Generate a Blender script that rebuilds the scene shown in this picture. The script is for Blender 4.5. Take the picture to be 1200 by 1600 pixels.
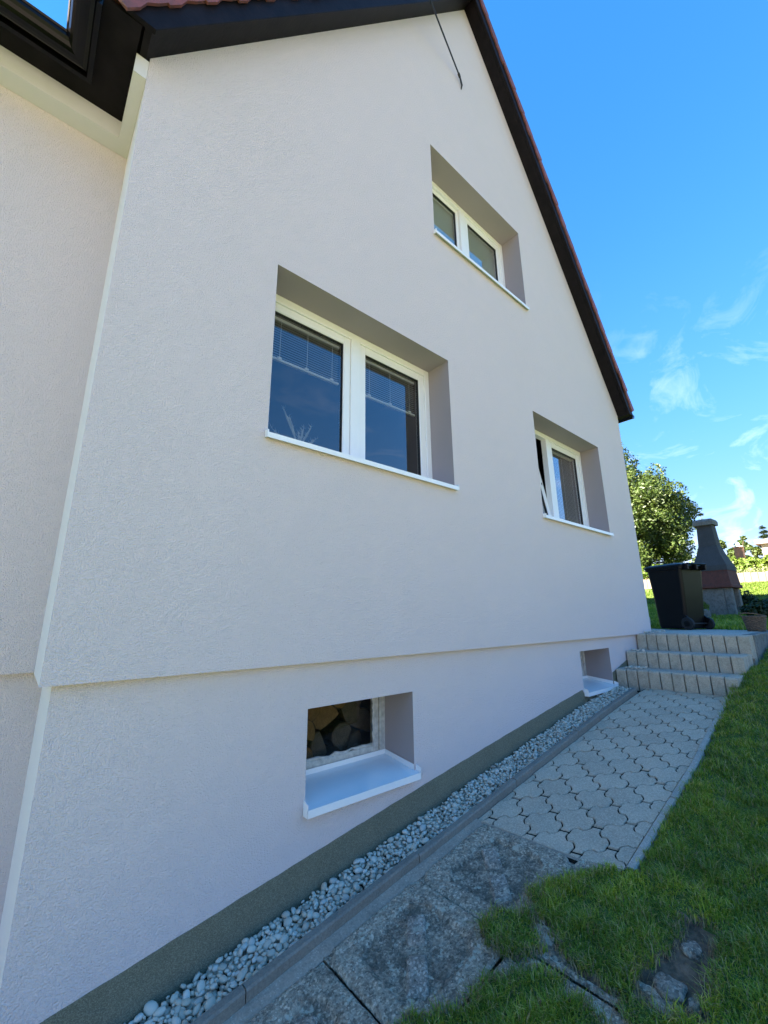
import bpy, bmesh, math, random
import numpy as np
from mathutils import Vector, Matrix, noise as mnoise

for o in list(bpy.data.objects):
    bpy.data.objects.remove(o, do_unlink=True)
SC = bpy.context.scene
COL = SC.collection
rnd = random.Random(7)
R = math.radians

# ------------------------------------------------------------------ camera
cam_d = bpy.data.cameras.new('camera')
cam = bpy.data.objects.new('camera', cam_d)
COL.objects.link(cam)
SC.camera = cam
F_PX, YAW, PITCH, ROLL = 655.94, 0.707349, 0.245069, -0.0101088
cam_d.sensor_fit = 'HORIZONTAL'
cam_d.sensor_width = 36.0
cam_d.lens = 36.0 * F_PX / 1200.0
cam_d.clip_start = 0.05
cam_d.clip_end = 3000.0
fw = Vector((math.sin(YAW) * math.cos(PITCH), math.cos(YAW) * math.cos(PITCH), math.sin(PITCH)))
rt = Vector((math.cos(YAW), -math.sin(YAW), 0.0))
up = rt.cross(fw)
rt2 = rt * math.cos(ROLL) + up * math.sin(ROLL)
up2 = up * math.cos(ROLL) - rt * math.sin(ROLL)
mw = Matrix((rt2, up2, -fw)).transposed().to_4x4()
mw.translation = Vector((0.0, -2.3, 1.70))
cam.matrix_world = mw

# ------------------------------------------------------------------ world, sun, exposure
SUN_AZ = math.atan2(-0.93, 0.36)      # from +Y towards +X
SUN_EL = R(29.0)
world = bpy.data.worlds.new('World')
SC.world = world
world.use_nodes = True
wn = world.node_tree.nodes
wl = world.node_tree.links
wn.clear()
w_out = wn.new('ShaderNodeOutputWorld')
w_bg = wn.new('ShaderNodeBackground')
w_bg.inputs['Strength'].default_value = 0.148
sky = wn.new('ShaderNodeTexSky')
sky.sky_type = 'NISHITA'
sky.sun_disc = False
sky.sun_elevation = SUN_EL
sky.sun_rotation = SUN_AZ
sky.air_density = 0.75
sky.altitude = 300.0
sky.dust_density = 0.0
sky.ozone_density = 2.3
# thin cirrus: stretched noise over the direction, everywhere alike
tc = wn.new('ShaderNodeTexCoord')
mp = wn.new('ShaderNodeMapping')
mp.inputs['Rotation'].default_value = (0.0, R(22), R(30))
mp.inputs['Scale'].default_value = (1.6, 5.0, 7.0)
nz = wn.new('ShaderNodeTexNoise')
nz.inputs['Scale'].default_value = 1.9
nz.inputs['Detail'].default_value = 7.0
nz.inputs['Roughness'].default_value = 0.62
nz.inputs['Distortion'].default_value = 0.9
cr = wn.new('ShaderNodeValToRGB')
cr.color_ramp.elements[0].position = 0.52
cr.color_ramp.elements[0].color = (0, 0, 0, 1)
cr.color_ramp.elements[1].position = 0.76
cr.color_ramp.elements[1].color = (1, 1, 1, 1)
sepv = wn.new('ShaderNodeSeparateXYZ')
band = wn.new('ShaderNodeMapRange')       # cirrus thins out towards the zenith
band.inputs['From Min'].default_value = 0.62
band.inputs['From Max'].default_value = 0.15
band.inputs['To Min'].default_value = 0.0
band.inputs['To Max'].default_value = 1.0
mul = wn.new('ShaderNodeMath')
mul.operation = 'MULTIPLY'
mul2 = wn.new('ShaderNodeMath')
mul2.operation = 'MULTIPLY'
mul2.inputs[1].default_value = 0.30
mixs = wn.new('ShaderNodeMix')
mixs.data_type = 'RGBA'
mixs.inputs[7].default_value = (2.5, 2.5, 2.5, 1)
hsv = wn.new('ShaderNodeHueSaturation')
hsv.inputs['Saturation'].default_value = 1.32
wl.new(tc.outputs['Generated'], mp.inputs['Vector'])
wl.new(mp.outputs['Vector'], nz.inputs['Vector'])
wl.new(nz.outputs['Fac'], cr.inputs['Fac'])
wl.new(tc.outputs['Generated'], sepv.inputs['Vector'])
wl.new(sepv.outputs['Z'], band.inputs['Value'])
wl.new(cr.outputs['Color'], mul.inputs[0])
wl.new(band.outputs['Result'], mul.inputs[1])
wl.new(mul.outputs[0], mul2.inputs[0])
wl.new(sky.outputs['Color'], hsv.inputs['Color'])
lumn = wn.new('ShaderNodeRGBToBW')          # soft shoulder on the sky's brightness, the same in every direction
sh1 = wn.new('ShaderNodeMath'); sh1.operation = 'MULTIPLY_ADD'; sh1.inputs[1].default_value = 0.85; sh1.inputs[2].default_value = 1.0
sh2 = wn.new('ShaderNodeMath'); sh2.operation = 'DIVIDE'; sh2.inputs[0].default_value = 1.0
shm = wn.new('ShaderNodeVectorMath'); shm.operation = 'SCALE'
wl.new(hsv.outputs['Color'], lumn.inputs[0])
wl.new(lumn.outputs[0], sh1.inputs[0])
wl.new(sh1.outputs[0], sh2.inputs[1])
wl.new(hsv.outputs['Color'], shm.inputs[0])
wl.new(sh2.outputs[0], shm.inputs['Scale'])
tint = wn.new('ShaderNodeVectorMath'); tint.operation = 'MULTIPLY'
tint.inputs[1].default_value = (1.36, 0.81, 0.72)
wl.new(shm.outputs[0], tint.inputs[0])
wl.new(tint.outputs[0], mixs.inputs[6])
wl.new(mul2.outputs[0], mixs.inputs[0])
wl.new(mixs.outputs[2], w_bg.inputs['Color'])
wl.new(w_bg.outputs['Background'], w_out.inputs['Surface'])

sun_d = bpy.data.lights.new('sun', 'SUN')
sun_d.energy = 5.0
sun_d.angle = R(0.53)
sun_d.color = (1.0, 0.91, 0.78)
sun = bpy.data.objects.new('sun', sun_d)
COL.objects.link(sun)
sdir = Vector((math.sin(SUN_AZ) * math.cos(SUN_EL), math.cos(SUN_AZ) * math.cos(SUN_EL), math.sin(SUN_EL)))
sun.rotation_euler = sdir.to_track_quat('Z', 'Y').to_euler()
sun.location = (-20, 10, 20)

SC.render.engine = 'CYCLES'
SC.view_settings.view_transform = 'Standard'
SC.view_settings.look = 'None'
SC.view_settings.gamma = 1.0
SC.view_settings.use_curve_mapping = False
SC.view_settings.exposure = 3.2
SC.cycles.use_denoising = True
SC.cycles.max_bounces = 6
SC.cycles.diffuse_bounces = 4
SC.cycles.glossy_bounces = 3
SC.cycles.transparent_max_bounces = 16

# ------------------------------------------------------------------ materials
def newmat(name):
    m = bpy.data.materials.new(name)
    m.use_nodes = True
    nt = m.node_tree
    b = nt.nodes['Principled BSDF']
    return m, nt, b

def N(nt, t, **kw):
    n = nt.nodes.new(t)
    for k, v in kw.items():
        setattr(n, k, v)
    return n

def objco(nt, scale=(1, 1, 1)):
    t = N(nt, 'ShaderNodeTexCoord')
    m = N(nt, 'ShaderNodeMapping')
    m.inputs['Scale'].default_value = scale
    nt.links.new(t.outputs['Object'], m.inputs['Vector'])
    return m.outputs['Vector']

def noise(nt, vec, scale, detail=4, rough=0.55, dist=0.0):
    n = N(nt, 'ShaderNodeTexNoise')
    n.inputs['Scale'].default_value = scale
    n.inputs['Detail'].default_value = detail
    n.inputs['Roughness'].default_value = rough
    n.inputs['Distortion'].default_value = dist
    nt.links.new(vec, n.inputs['Vector'])
    return n.outputs['Fac']

def ramp(nt, fac, stops):
    r = N(nt, 'ShaderNodeValToRGB')
    e = r.color_ramp.elements
    while len(e) < len(stops):
        e.new(0.5)
    for i, (p, c) in enumerate(stops):
        e[i].position = p
        e[i].color = (c[0], c[1], c[2], 1)
    nt.links.new(fac, r.inputs['Fac'])
    return r.outputs['Color']

def mixc(nt, fac, a, b, mode='MIX'):
    m = N(nt, 'ShaderNodeMix', data_type='RGBA', blend_type=mode)
    for i, v in ((0, fac), (6, a), (7, b)):
        if hasattr(v, 'node'):
            nt.links.new(v, m.inputs[i])
        elif i == 0:
            m.inputs[0].default_value = v
        else:
            m.inputs[i].default_value = (v[0], v[1], v[2], 1)
    return m.outputs[2]

def bump(nt, b, height, dist, strength=1.0, chain=None):
    n = N(nt, 'ShaderNodeBump')
    n.inputs['Distance'].default_value = dist
    n.inputs['Strength'].default_value = strength
    nt.links.new(height, n.inputs['Height'])
    if chain is not None:
        nt.links.new(chain, n.inputs['Normal'])
    nt.links.new(n.outputs['Normal'], b.inputs['Normal'])
    return n.outputs['Normal']

def setc(nt, b, col):
    if hasattr(col, 'node'):
        nt.links.new(col, b.inputs['Base Color'])
    else:
        b.inputs['Base Color'].default_value = (*col, 1)

def simple(name, col, rough=0.5, var=0.12, vscale=12, spec=0.5, metal=0.0, bmp=0.0, bscale=200):
    m, nt, b = newmat(name)
    v = objco(nt)
    f = noise(nt, v, vscale, 5)
    lo = tuple(c * (1 - var) for c in col)
    hi = tuple(min(1, c * (1 + var)) for c in col)
    setc(nt, b, ramp(nt, f, [(0.3, lo), (0.7, hi)]))
    b.inputs['Roughness'].default_value = rough
    b.inputs['Specular IOR Level'].default_value = spec
    b.inputs['Metallic'].default_value = metal
    if bmp > 0:
        bump(nt, b, noise(nt, v, bscale, 3), bmp)
    return m

def plaster(name, col, grain=0.0024, gscale=150.0, var=0.03):
    m, nt, b = newmat(name)
    v = objco(nt)
    big = noise(nt, v, 0.9, 4, 0.6)
    mid = noise(nt, v, 7.0, 3, 0.6)
    c1 = ramp(nt, big, [(0.3, tuple(c * (1 - var) for c in col)), (0.7, tuple(min(1, c * (1 + var)) for c in col))])
    c2 = mixc(nt, 0.5, c1, ramp(nt, mid, [(0.3, tuple(c * (1 - var) for c in col)), (0.7, col)]))
    vo = N(nt, 'ShaderNodeTexVoronoi', feature='SMOOTH_F1')
    vo.inputs['Scale'].default_value = gscale
    vo.inputs['Smoothness'].default_value = 0.4
    dv = N(nt, 'ShaderNodeVectorMath', operation='ADD')
    nn = N(nt, 'ShaderNodeTexNoise')
    nn.inputs['Scale'].default_value = gscale * 0.55
    nt.links.new(v, nn.inputs['Vector'])
    sc_ = N(nt, 'ShaderNodeVectorMath', operation='SCALE')
    sc_.inputs['Scale'].default_value = 0.003
    nt.links.new(nn.outputs['Color'], sc_.inputs[0])
    nt.links.new(v, dv.inputs[0])
    nt.links.new(sc_.outputs[0], dv.inputs[1])
    nt.links.new(dv.outputs[0], vo.inputs['Vector'])
    setc(nt, b, c2)
    b.inputs['Roughness'].default_value = 0.92
    b.inputs['Specular IOR Level'].default_value = 0.2
    if grain > 0:
        inv = N(nt, 'ShaderNodeMath', operation='SUBTRACT')
        inv.inputs[0].default_value = 1.0
        nt.links.new(vo.outputs['Distance'], inv.inputs[1])
        add = N(nt, 'ShaderNodeMath', operation='ADD')
        nt.links.new(inv.outputs[0], add.inputs[0])
        nt.links.new(noise(nt, v, gscale * 0.85, 4), add.inputs[1])
        bump(nt, b, add.outputs[0], grain)
    return m

M = {}
M['plaster'] = plaster('plaster', (0.71, 0.625, 0.605), 0.0058, 160.0)
M['plaster_smooth_shaded'] = plaster('plaster_smooth_shaded', (0.33, 0.288, 0.282), 0.0006, 160.0)  # smooth render of the reveals, part of their shade put into the colour
M['plaster_return_lit'] = plaster('plaster_return_lit', (0.84, 0.81, 0.77), 0.0006, 120.0)  # stronger skylight on the side faces put into a lighter plaster colour
M['eave_plaster'] = plaster('eave_plaster', (0.64, 0.62, 0.62), 0.0004, 120.0)

def mosaic():
    m, nt, b = newmat('mosaic_plaster')
    v = objco(nt)
    vo = N(nt, 'ShaderNodeTexVoronoi')
    vo.inputs['Scale'].default_value = 330.0
    nt.links.new(v, vo.inputs['Vector'])
    sep = N(nt, 'ShaderNodeSeparateColor')
    nt.links.new(vo.outputs['Color'], sep.inputs[0])
    c = ramp(nt, sep.outputs[0], [(0.0, (0.085, 0.085, 0.055)), (0.5, (0.16, 0.16, 0.105)), (1.0, (0.30, 0.295, 0.20))])
    big = noise(nt, v, 6, 3)
    c = mixc(nt, 0.35, c, ramp(nt, big, [(0.3, (0.12, 0.12, 0.08)), (0.7, (0.18, 0.18, 0.12))]))
    setc(nt, b, c)
    b.inputs['Roughness'].default_value = 0.6
    bump(nt, b, vo.outputs['Distance'], -0.002)
    return m
M['mosaic'] = mosaic()

def concrete(name, col, rnd_amt=0.25, speck=True, bmp=0.0015, moss=0.0, rough=0.9, lich=0.0, dirt=0.35, wear=False, grain=0.45):
    m, nt, b = newmat(name)
    v = objco(nt)
    oi = N(nt, 'ShaderNodeObjectInfo')
    # shift the texture from piece to piece
    add = N(nt, 'ShaderNodeVectorMath', operation='ADD')
    sc_ = N(nt, 'ShaderNodeVectorMath', operation='SCALE')
    sc_.inputs['Scale'].default_value = 37.0
    cmb = N(nt, 'ShaderNodeCombineXYZ')
    for i in range(3):
        nt.links.new(oi.outputs['Random'], cmb.inputs[i])
    nt.links.new(cmb.outputs[0], sc_.inputs[0])
    nt.links.new(v, add.inputs[0])
    nt.links.new(sc_.outputs[0], add.inputs[1])
    v = add.outputs[0]
    k = tuple(c * (1 - rnd_amt) for c in col)
    h = tuple(c * (1 + rnd_amt) for c in col)
    c = ramp(nt, oi.outputs['Random'], [(0.0, k), (1.0, h)])
    f1 = noise(nt, v, 5.0, 6, 0.65)
    c = mixc(nt, dirt, c, ramp(nt, f1, [(0.35, tuple(x * 0.45 for x in col)), (0.65, tuple(x * 1.35 for x in col))]))
    f2 = noise(nt, v, 60.0 if wear else 90.0, 5, 0.75)
    c = mixc(nt, grain, c, ramp(nt, f2, [(0.3, tuple(x * (0.22 if wear else 0.4) for x in col)), (0.72, tuple(x * 1.6 for x in col))]))
    if grain > 0.6:       # exposed aggregate: pebbles of mixed tone set in the cement
        va = N(nt, 'ShaderNodeTexVoronoi')
        va.inputs['Scale'].default_value = 105.0
        va.inputs['Randomness'].default_value = 1.0
        nt.links.new(v, va.inputs['Vector'])
        sa = N(nt, 'ShaderNodeSeparateColor')
        nt.links.new(va.outputs['Color'], sa.inputs[0])
        c = mixc(nt, 0.55, c, ramp(nt, sa.outputs[0], [(0.0, tuple(x * 0.18 for x in col)), (0.45, tuple(x * 0.75 for x in col)), (0.8, tuple(x * 1.2 for x in col)), (1.0, tuple(min(.9, x * 2.0) for x in col))]))
    if speck:
        vo = N(nt, 'ShaderNodeTexVoronoi')
        vo.inputs['Scale'].default_value = 260
        nt.links.new(v, vo.inputs['Vector'])
        s = N(nt, 'ShaderNodeSeparateColor')
        nt.links.new(vo.outputs['Color'], s.inputs[0])
        c = mixc(nt, ramp(nt, s.outputs[1], [(0.955, (0, 0, 0)), (0.975, (0.4, 0.4, 0.4))]), c, tuple(min(1, x * 2.2) for x in col))
    if moss > 0:
        f3 = noise(nt, v, 13.0, 10, 0.82)
        if wear:      # trodden border and bricks are scuffed clean, moss and dirt hold in the rest
            at = N(nt, 'ShaderNodeAttribute', attribute_name='wear')
            sb = N(nt, 'ShaderNodeMath', operation='MULTIPLY_ADD')
            sb.inputs[1].default_value = -0.10
            nt.links.new(at.outputs['Fac'], sb.inputs[0])
            nt.links.new(f3, sb.inputs[2])
            f3 = sb.outputs[0]
        c = mixc(nt, ramp(nt, f3, [(0.41 if wear else 0.47, (0, 0, 0)), (0.56 if wear else 0.60, (moss, moss, moss))]), c, (0.06, 0.06, 0.048) if wear else (0.035, 0.037, 0.03))
    if lich > 0:
        f4 = noise(nt, v, 15.0, 5, 0.6)
        c = mixc(nt, ramp(nt, f4, [(0.60, (0, 0, 0)), (0.65, (lich, lich, lich))]), c, (0.50, 0.50, 0.39))
    setc(nt, b, c)
    b.inputs['Roughness'].default_value = rough
    b.inputs['Specular IOR Level'].default_value = 0.25
    if bmp > 0:
        n1 = bump(nt, b, f2, bmp)
        bump(nt, b, noise(nt, v, 16.0, 5, 0.7), bmp * 3.0, 1.0, n1)
    return m

M['paver'] = concrete('paver_concrete', (0.46, 0.39, 0.29), 0.18, bmp=0.0012, dirt=0.3, grain=0.5)
M['palisade'] = concrete('palisade_concrete', (0.45, 0.40, 0.31), 0.10, speck=False, bmp=0.0006, moss=0.25, dirt=0.25)
M['kerb'] = concrete('kerb_concrete', (0.21, 0.195, 0.16), 0.1, speck=False)
M['slab'] = concrete('slab_concrete', (0.45, 0.39, 0.29), 0.06, bmp=0.009, moss=0.72, lich=0.9, dirt=0.6, wear=True, grain=0.78)
M['slab_brick'] = concrete('slab_brick', (0.45, 0.40, 0.32), 0.06, bmp=0.009, moss=0.5, lich=0.6, dirt=0.55, grain=0.78)
M['mortar'] = concrete('mortar', (0.36, 0.30, 0.23), 0.02, bmp=0.002, moss=0.2)
M['landing'] = concrete('landing_concrete', (0.40, 0.37, 0.31), 0.1, bmp=0.0012)
M['joint'] = simple('joint_sand', (0.013, 0.012, 0.009), 0.95, 0.3, 40, 0.1, bmp=0.003)
M['rock'] = concrete('bare_rock', (0.28, 0.245, 0.19), 0.15, bmp=0.006, lich=0.5, moss=0.5, grain=0.65)
M['bbq_grey'] = concrete('grey_render', (0.066, 0.068, 0.066), 0.03, speck=False, bmp=0.001)
M['bbq_leg'] = concrete('weathered_concrete', (0.20, 0.195, 0.17), 0.08, moss=0.5)
M['bbq_red'] = concrete('red_render', (0.14, 0.058, 0.045), 0.05, speck=False, bmp=0.002, moss=0.4)
M['wall_palisade'] = concrete('pale_palisade', (0.16, 0.14, 0.11), 0.1, bmp=0.003)

def pebble_mat(name, island):
    m, nt, b = newmat(name)
    if island:
        g = N(nt, 'ShaderNodeNewGeometry')
        f = g.outputs['Random Per Island']
    else:
        g = N(nt, 'ShaderNodeObjectInfo')
        f = g.outputs['Random']
    c = ramp(nt, f, [(0.0, (0.20, 0.18, 0.14)), (0.08, (0.40, 0.35, 0.26)), (0.3, (0.63, 0.55, 0.42)), (0.55, (0.74, 0.65, 0.51)),
                     (0.75, (0.54, 0.43, 0.29)), (0.9, (0.72, 0.66, 0.56)), (1.0, (0.42, 0.38, 0.31))])
    v = objco(nt)
    n1 = noise(nt, v, 60, 4)
    c = mixc(nt, 0.35, c, ramp(nt, n1, [(0.3, (0.30, 0.28, 0.23)), (0.7, (0.74, 0.69, 0.60))]))
    setc(nt, b, c)
    b.inputs['Roughness'].default_value = 0.9
    b.inputs['Specular IOR Level'].default_value = 0.2
    return m
M['pebble'] = pebble_mat('pebble_stone', False)
M['pebbles'] = pebble_mat('pebble_stones', True)

M['white_pvc'] = simple('white_pvc', (0.80, 0.80, 0.77), 0.32, 0.02, 4)
M['sill_white'] = simple('white_sheet_metal', (0.84, 0.84, 0.82), 0.12, 0.02, 5, 0.6)
M['gasket'] = simple('black_gasket', (0.02, 0.02, 0.02), 0.6, 0.1)
M['old_wood'] = simple('old_white_wood', (0.50, 0.485, 0.44), 0.75, 0.25, 25, 0.3, bmp=0.001, bscale=70)
M['blind_white'] = simple('blind_white', (0.72, 0.72, 0.68), 0.4, 0.03)
M['blind_slat'] = simple('blind_slat', (0.50, 0.51, 0.46), 0.45, 0.04)
M['roller_blind'] = simple('roller_blind', (0.62, 0.68, 0.58), 0.8, 0.05, 3)
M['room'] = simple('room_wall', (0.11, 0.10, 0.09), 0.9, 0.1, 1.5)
M['dark_board'] = simple('dark_stained_board', (0.009, 0.007, 0.008), 0.55, 0.35, 9, 0.12, bmp=0.0012, bscale=35)
M['black_metal'] = simple('black_gutter_metal', (0.003, 0.0025, 0.0025), 0.14, 0.4, 6, 0.22)
M['cable'] = simple('black_cable', (0.012, 0.012, 0.013), 0.5, 0.1)
M['bin'] = simple('bin_plastic', (0.0035, 0.0035, 0.004), 0.40, 0.2, 8, 0.22, bmp=0.0004, bscale=300)
M['rubber'] = simple('rubber', (0.012, 0.012, 0.012), 0.7, 0.2)
M['bark'] = simple('bark', (0.10, 0.075, 0.05), 0.95, 0.4, 15, 0.1, bmp=0.01, bscale=30)
M['wicker'] = simple('wicker', (0.15, 0.105, 0.07), 0.65, 0.5, 45, 0.3)
M['log_bark'] = simple('log_bark', (0.10, 0.062, 0.035), 0.9, 0.4, 20, 0.2, bmp=0.006, bscale=40)
def wood_end(name, a, b_):
    m, nt, b = newmat(name)
    v = objco(nt)
    w = N(nt, 'ShaderNodeTexWave', wave_type='RINGS', rings_direction='Y')
    w.inputs['Scale'].default_value = 24.0
    w.inputs['Distortion'].default_value = 3.0
    w.inputs['Detail'].default_value = 3.0
    w.inputs['Detail Scale'].default_value = 2.0
    nt.links.new(v, w.inputs['Vector'])
    c = ramp(nt, w.outputs['Fac'], [(0.2, a), (0.8, b_)])
    f = noise(nt, v, 18, 5, .65)
    c = mixc(nt, 0.6, c, ramp(nt, f, [(0.3, tuple(x * .45 for x in a)), (0.7, b_)]))
    setc(nt, b, c)
    b.inputs['Roughness'].default_value = 0.85
    bump(nt, b, f, .004)
    return m
M['log_end'] = wood_end('log_end', (0.17, 0.085, 0.025), (0.30, 0.165, 0.055))
M['log_end_grey'] = wood_end('log_end_grey', (0.08, 0.058, 0.034), (0.15, 0.11, 0.068))
M['plume'] = simple('dry_plume', (0.42, 0.40, 0.35), 0.8, 0.2)
M['far_wall'] = simple('far_house_wall', (0.55, 0.53, 0.48), 0.9, 0.05)
M['far_roof'] = simple('far_house_roof', (0.19, 0.18, 0.17), 0.8, 0.2)
M['far_chimney'] = simple('chimney_brick', (0.44, 0.19, 0.10), 0.9, 0.25, 20)
M['soil'] = simple('soil', (0.13, 0.095, 0.065), 0.95, 0.5, 30, 0.1, bmp=0.01, bscale=60)

def tile_mat():
    m, nt, b = newmat('roof_tile_clay')
    v = objco(nt)
    oi = N(nt, 'ShaderNodeObjectInfo')
    c = ramp(nt, oi.outputs['Random'], [(0.0, (0.17, 0.05, 0.035)), (0.5, (0.24, 0.068, 0.052)), (1.0, (0.20, 0.065, 0.058))])
    f = noise(nt, v, 14, 6, 0.7)
    c = mixc(nt, ramp(nt, f, [(0.45, (0, 0, 0)), (0.7, (0.75, 0.75, 0.75))]), c, (0.075, 0.045, 0.038))
    setc(nt, b, c)
    b.inputs['Roughness'].default_value = 0.6
    bump(nt, b, noise(nt, v, 120, 3), 0.001)
    return m
M['tile'] = tile_mat()

def leaf_mat(name, cols, trans=0.35, rough=0.5, patch=0.0):
    m, nt, b = newmat(name)
    g = N(nt, 'ShaderNodeNewGeometry')
    c = ramp(nt, g.outputs['Random Per Island'], [(i / (len(cols) - 1), k) for i, k in enumerate(cols)])
    if patch:
        nf = noise(nt, objco(nt), patch, 4, 0.6)
        c = mixc(nt, 1.0, c, ramp(nt, nf, [(0.3, (0.55, 0.62, 0.6)), (0.5, (0.95, 0.95, 0.9)), (0.7, (1.5, 1.3, 1.0))]), 'MULTIPLY')
    setc(nt, b, c)
    b.inputs['Roughness'].default_value = rough
    b.inputs['Specular IOR Level'].default_value = 0.35
    tr = N(nt, 'ShaderNodeBsdfTranslucent')
    hs = mixc(nt, 1.0, c, (1.3, 1.25, 0.5), 'MULTIPLY')
    nt.links.new(hs, tr.inputs['Color'])
    ms = N(nt, 'ShaderNodeMixShader')
    ms.inputs[0].default_value = trans
    out = nt.nodes['Material Output']
    nt.links.new(b.outputs[0], ms.inputs[1])
    nt.links.new(tr.outputs[0], ms.inputs[2])
    nt.links.new(ms.outputs[0], out.inputs['Surface'])
    return m
M['leaf'] = leaf_mat('tree_leaf', [(0.032, 0.056, 0.011), (0.058, 0.088, 0.018), (0.042, 0.072, 0.014), (0.095, 0.12, 0.03)], 0.22, 0.45)
M['hedge_leaf'] = leaf_mat('hedge_leaf', [(0.10, 0.16, 0.022), (0.15, 0.20, 0.03), (0.08, 0.14, 0.02)], 0.3)
M['needle'] = leaf_mat('conifer_needle', [(0.03, 0.06, 0.025), (0.05, 0.08, 0.03)], 0.1)
M['shrub_leaf'] = leaf_mat('shrub_leaf', [(0.02, 0.042, 0.016), (0.035, 0.06, 0.02)], 0.2)
M['grass'] = leaf_mat('grass_blade', [(0.13, 0.21, 0.015), (0.215, 0.315, 0.023), (0.165, 0.26, 0.018), (0.32, 0.39, 0.05), (0.205, 0.30, 0.021), (0.55, 0.50, 0.22)], 0.3, 0.55, 3.5)
M['straw'] = leaf_mat('dry_grass', [(0.40, 0.33, 0.18), (0.28, 0.22, 0.12), (0.20, 0.16, 0.09)], 0.2, 0.8)

def ground_mat():
    m, nt, b = newmat('ground_lawn')
    v = objco(nt)
    f = noise(nt, v, 0.7, 6, 0.6)
    c = ramp(nt, f, [(0.3, (0.055, 0.105, 0.022)), (0.7, (0.095, 0.15, 0.035))])
    f2 = noise(nt, v, 30.0, 5, 0.7)
    c = mixc(nt, 0.5, c, ramp(nt, f2, [(0.3, (0.035, 0.055, 0.015)), (0.7, (0.11, 0.16, 0.04))]))
    setc(nt, b, c)
    b.inputs['Roughness'].default_value = 0.95
    b.inputs['Specular IOR Level'].default_value = 0.1
    bump(nt, b, f2, 0.02)
    return m
M['ground'] = ground_mat()

def glass_mat(name, tint=(1, 1, 1), boost=1.0):
    m = bpy.data.materials.new(name)
    m.use_nodes = True
    nt = m.node_tree
    nt.nodes.clear()
    out = N(nt, 'ShaderNodeOutputMaterial')
    fr = N(nt, 'ShaderNodeFresnel')
    fr.inputs['IOR'].default_value = 1.52
    k = N(nt, 'ShaderNodeMath', operation='MULTIPLY', use_clamp=True)
    k.inputs[1].default_value = boost
    tr = N(nt, 'ShaderNodeBsdfTransparent')
    tr.inputs['Color'].default_value = (*tint, 1)
    gl = N(nt, 'ShaderNodeBsdfGlossy')
    gl.inputs['Roughness'].default_value = 0.0
    mx = N(nt, 'ShaderNodeMixShader')
    nt.links.new(fr.outputs[0], k.inputs[0])
    nt.links.new(k.outputs[0], mx.inputs[0])
    nt.links.new(tr.outputs[0], mx.inputs[1])
    nt.links.new(gl.outputs[0], mx.inputs[2])
    nt.links.new(mx.outputs[0], out.inputs['Surface'])
    return m
M['glass'] = glass_mat('double_glazing', (0.80, 0.86, 0.84), 3.5)
M['old_glass'] = glass_mat('old_glass', (0.86, 0.88, 0.85), 0.9)

# ------------------------------------------------------------------ mesh helpers
def link(name, me, parent=None, mat=None):
    o = bpy.data.objects.new(name, me)
    COL.objects.link(o)
    if parent is not None:
        o.parent = parent
    if mat is not None and me is not None and len(me.materials) == 0:
        me.materials.append(M[mat] if isinstance(mat, str) else mat)
    return o

def from_bm(name, bm, mat, parent=None, smooth=False):
    bmesh.ops.recalc_face_normals(bm, faces=bm.faces[:])
    me = bpy.data.meshes.new(name)
    bm.to_mesh(me)
    bm.free()
    if smooth:
        me.polygons.foreach_set('use_smooth', [True] * len(me.polygons))
    return link(name, me, parent, mat)

def tag(o, label=None, cat=None, group=None, kind=None):
    if label: o['label'] = label
    if cat: o['category'] = cat
    if group: o['group'] = group
    if kind: o['kind'] = kind
    return o

def empty(name, loc=(0, 0, 0), rz=0.0):
    o = bpy.data.objects.new(name, None)
    COL.objects.link(o)
    o.location = loc
    o.rotation_euler = (0, 0, rz)
    return o

def box(bm, x0, x1, y0, y1, z0, z1, bev=0.0, mtx=None):
    t = bmesh.new()
    vs = [t.verts.new(p) for p in ((x0, y0, z0), (x1, y0, z0), (x1, y1, z0), (x0, y1, z0), (x0, y0, z1), (x1, y0, z1), (x1, y1, z1), (x0, y1, z1))]
    for f in ((0, 3, 2, 1), (4, 5, 6, 7), (0, 1, 5, 4), (1, 2, 6, 5), (2, 3, 7, 6), (3, 0, 4, 7)):
        t.faces.new([vs[i] for i in f])
    if bev > 0:
        bmesh.ops.bevel(t, geom=t.edges[:], offset=bev, segments=1, affect='EDGES', profile=0.7)
    if mtx is not None:
        bmesh.ops.transform(t, matrix=mtx, verts=t.verts[:])
    merge(bm, t)

def merge(bm, t):
    mp_ = {}
    for v in t.verts:
        mp_[v.index if False else v] = bm.verts.new(v.co)
    for f in t.faces:
        bm.faces.new([mp_[v] for v in f.verts])
    t.free()

def boxobj(name, b, mat, parent=None, bev=0.0, mtx=None):
    bm = bmesh.new()
    box(bm, *b, bev=bev, mtx=mtx)
    return from_bm(name, bm, mat, parent)

def prism(bm, pts, axis_pts0, axis_pts1):
    pass

def extrude_poly(bm, pts0, pts1):
    """closed solid between two equally long rings of 3D points"""
    a = [bm.verts.new(p) for p in pts0]
    b = [bm.verts.new(p) for p in pts1]
    n = len(a)
    bm.faces.new(a)
    bm.faces.new(b[::-1])
    for i in range(n):
        bm.faces.new((a[i], b[i], b[(i + 1) % n], a[(i + 1) % n]))

def loft(bm, rings, cap0=True, cap1=True):
    vr = [[bm.verts.new(p) for p in r] for r in rings]
    n = len(vr[0])
    for k in range(len(vr) - 1):
        for i in range(n):
            bm.faces.new((vr[k][i], vr[k][(i + 1) % n], vr[k + 1][(i + 1) % n], vr[k + 1][i]))
    if cap0: bm.faces.new(vr[0][::-1])
    if cap1: bm.faces.new(vr[-1])

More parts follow.
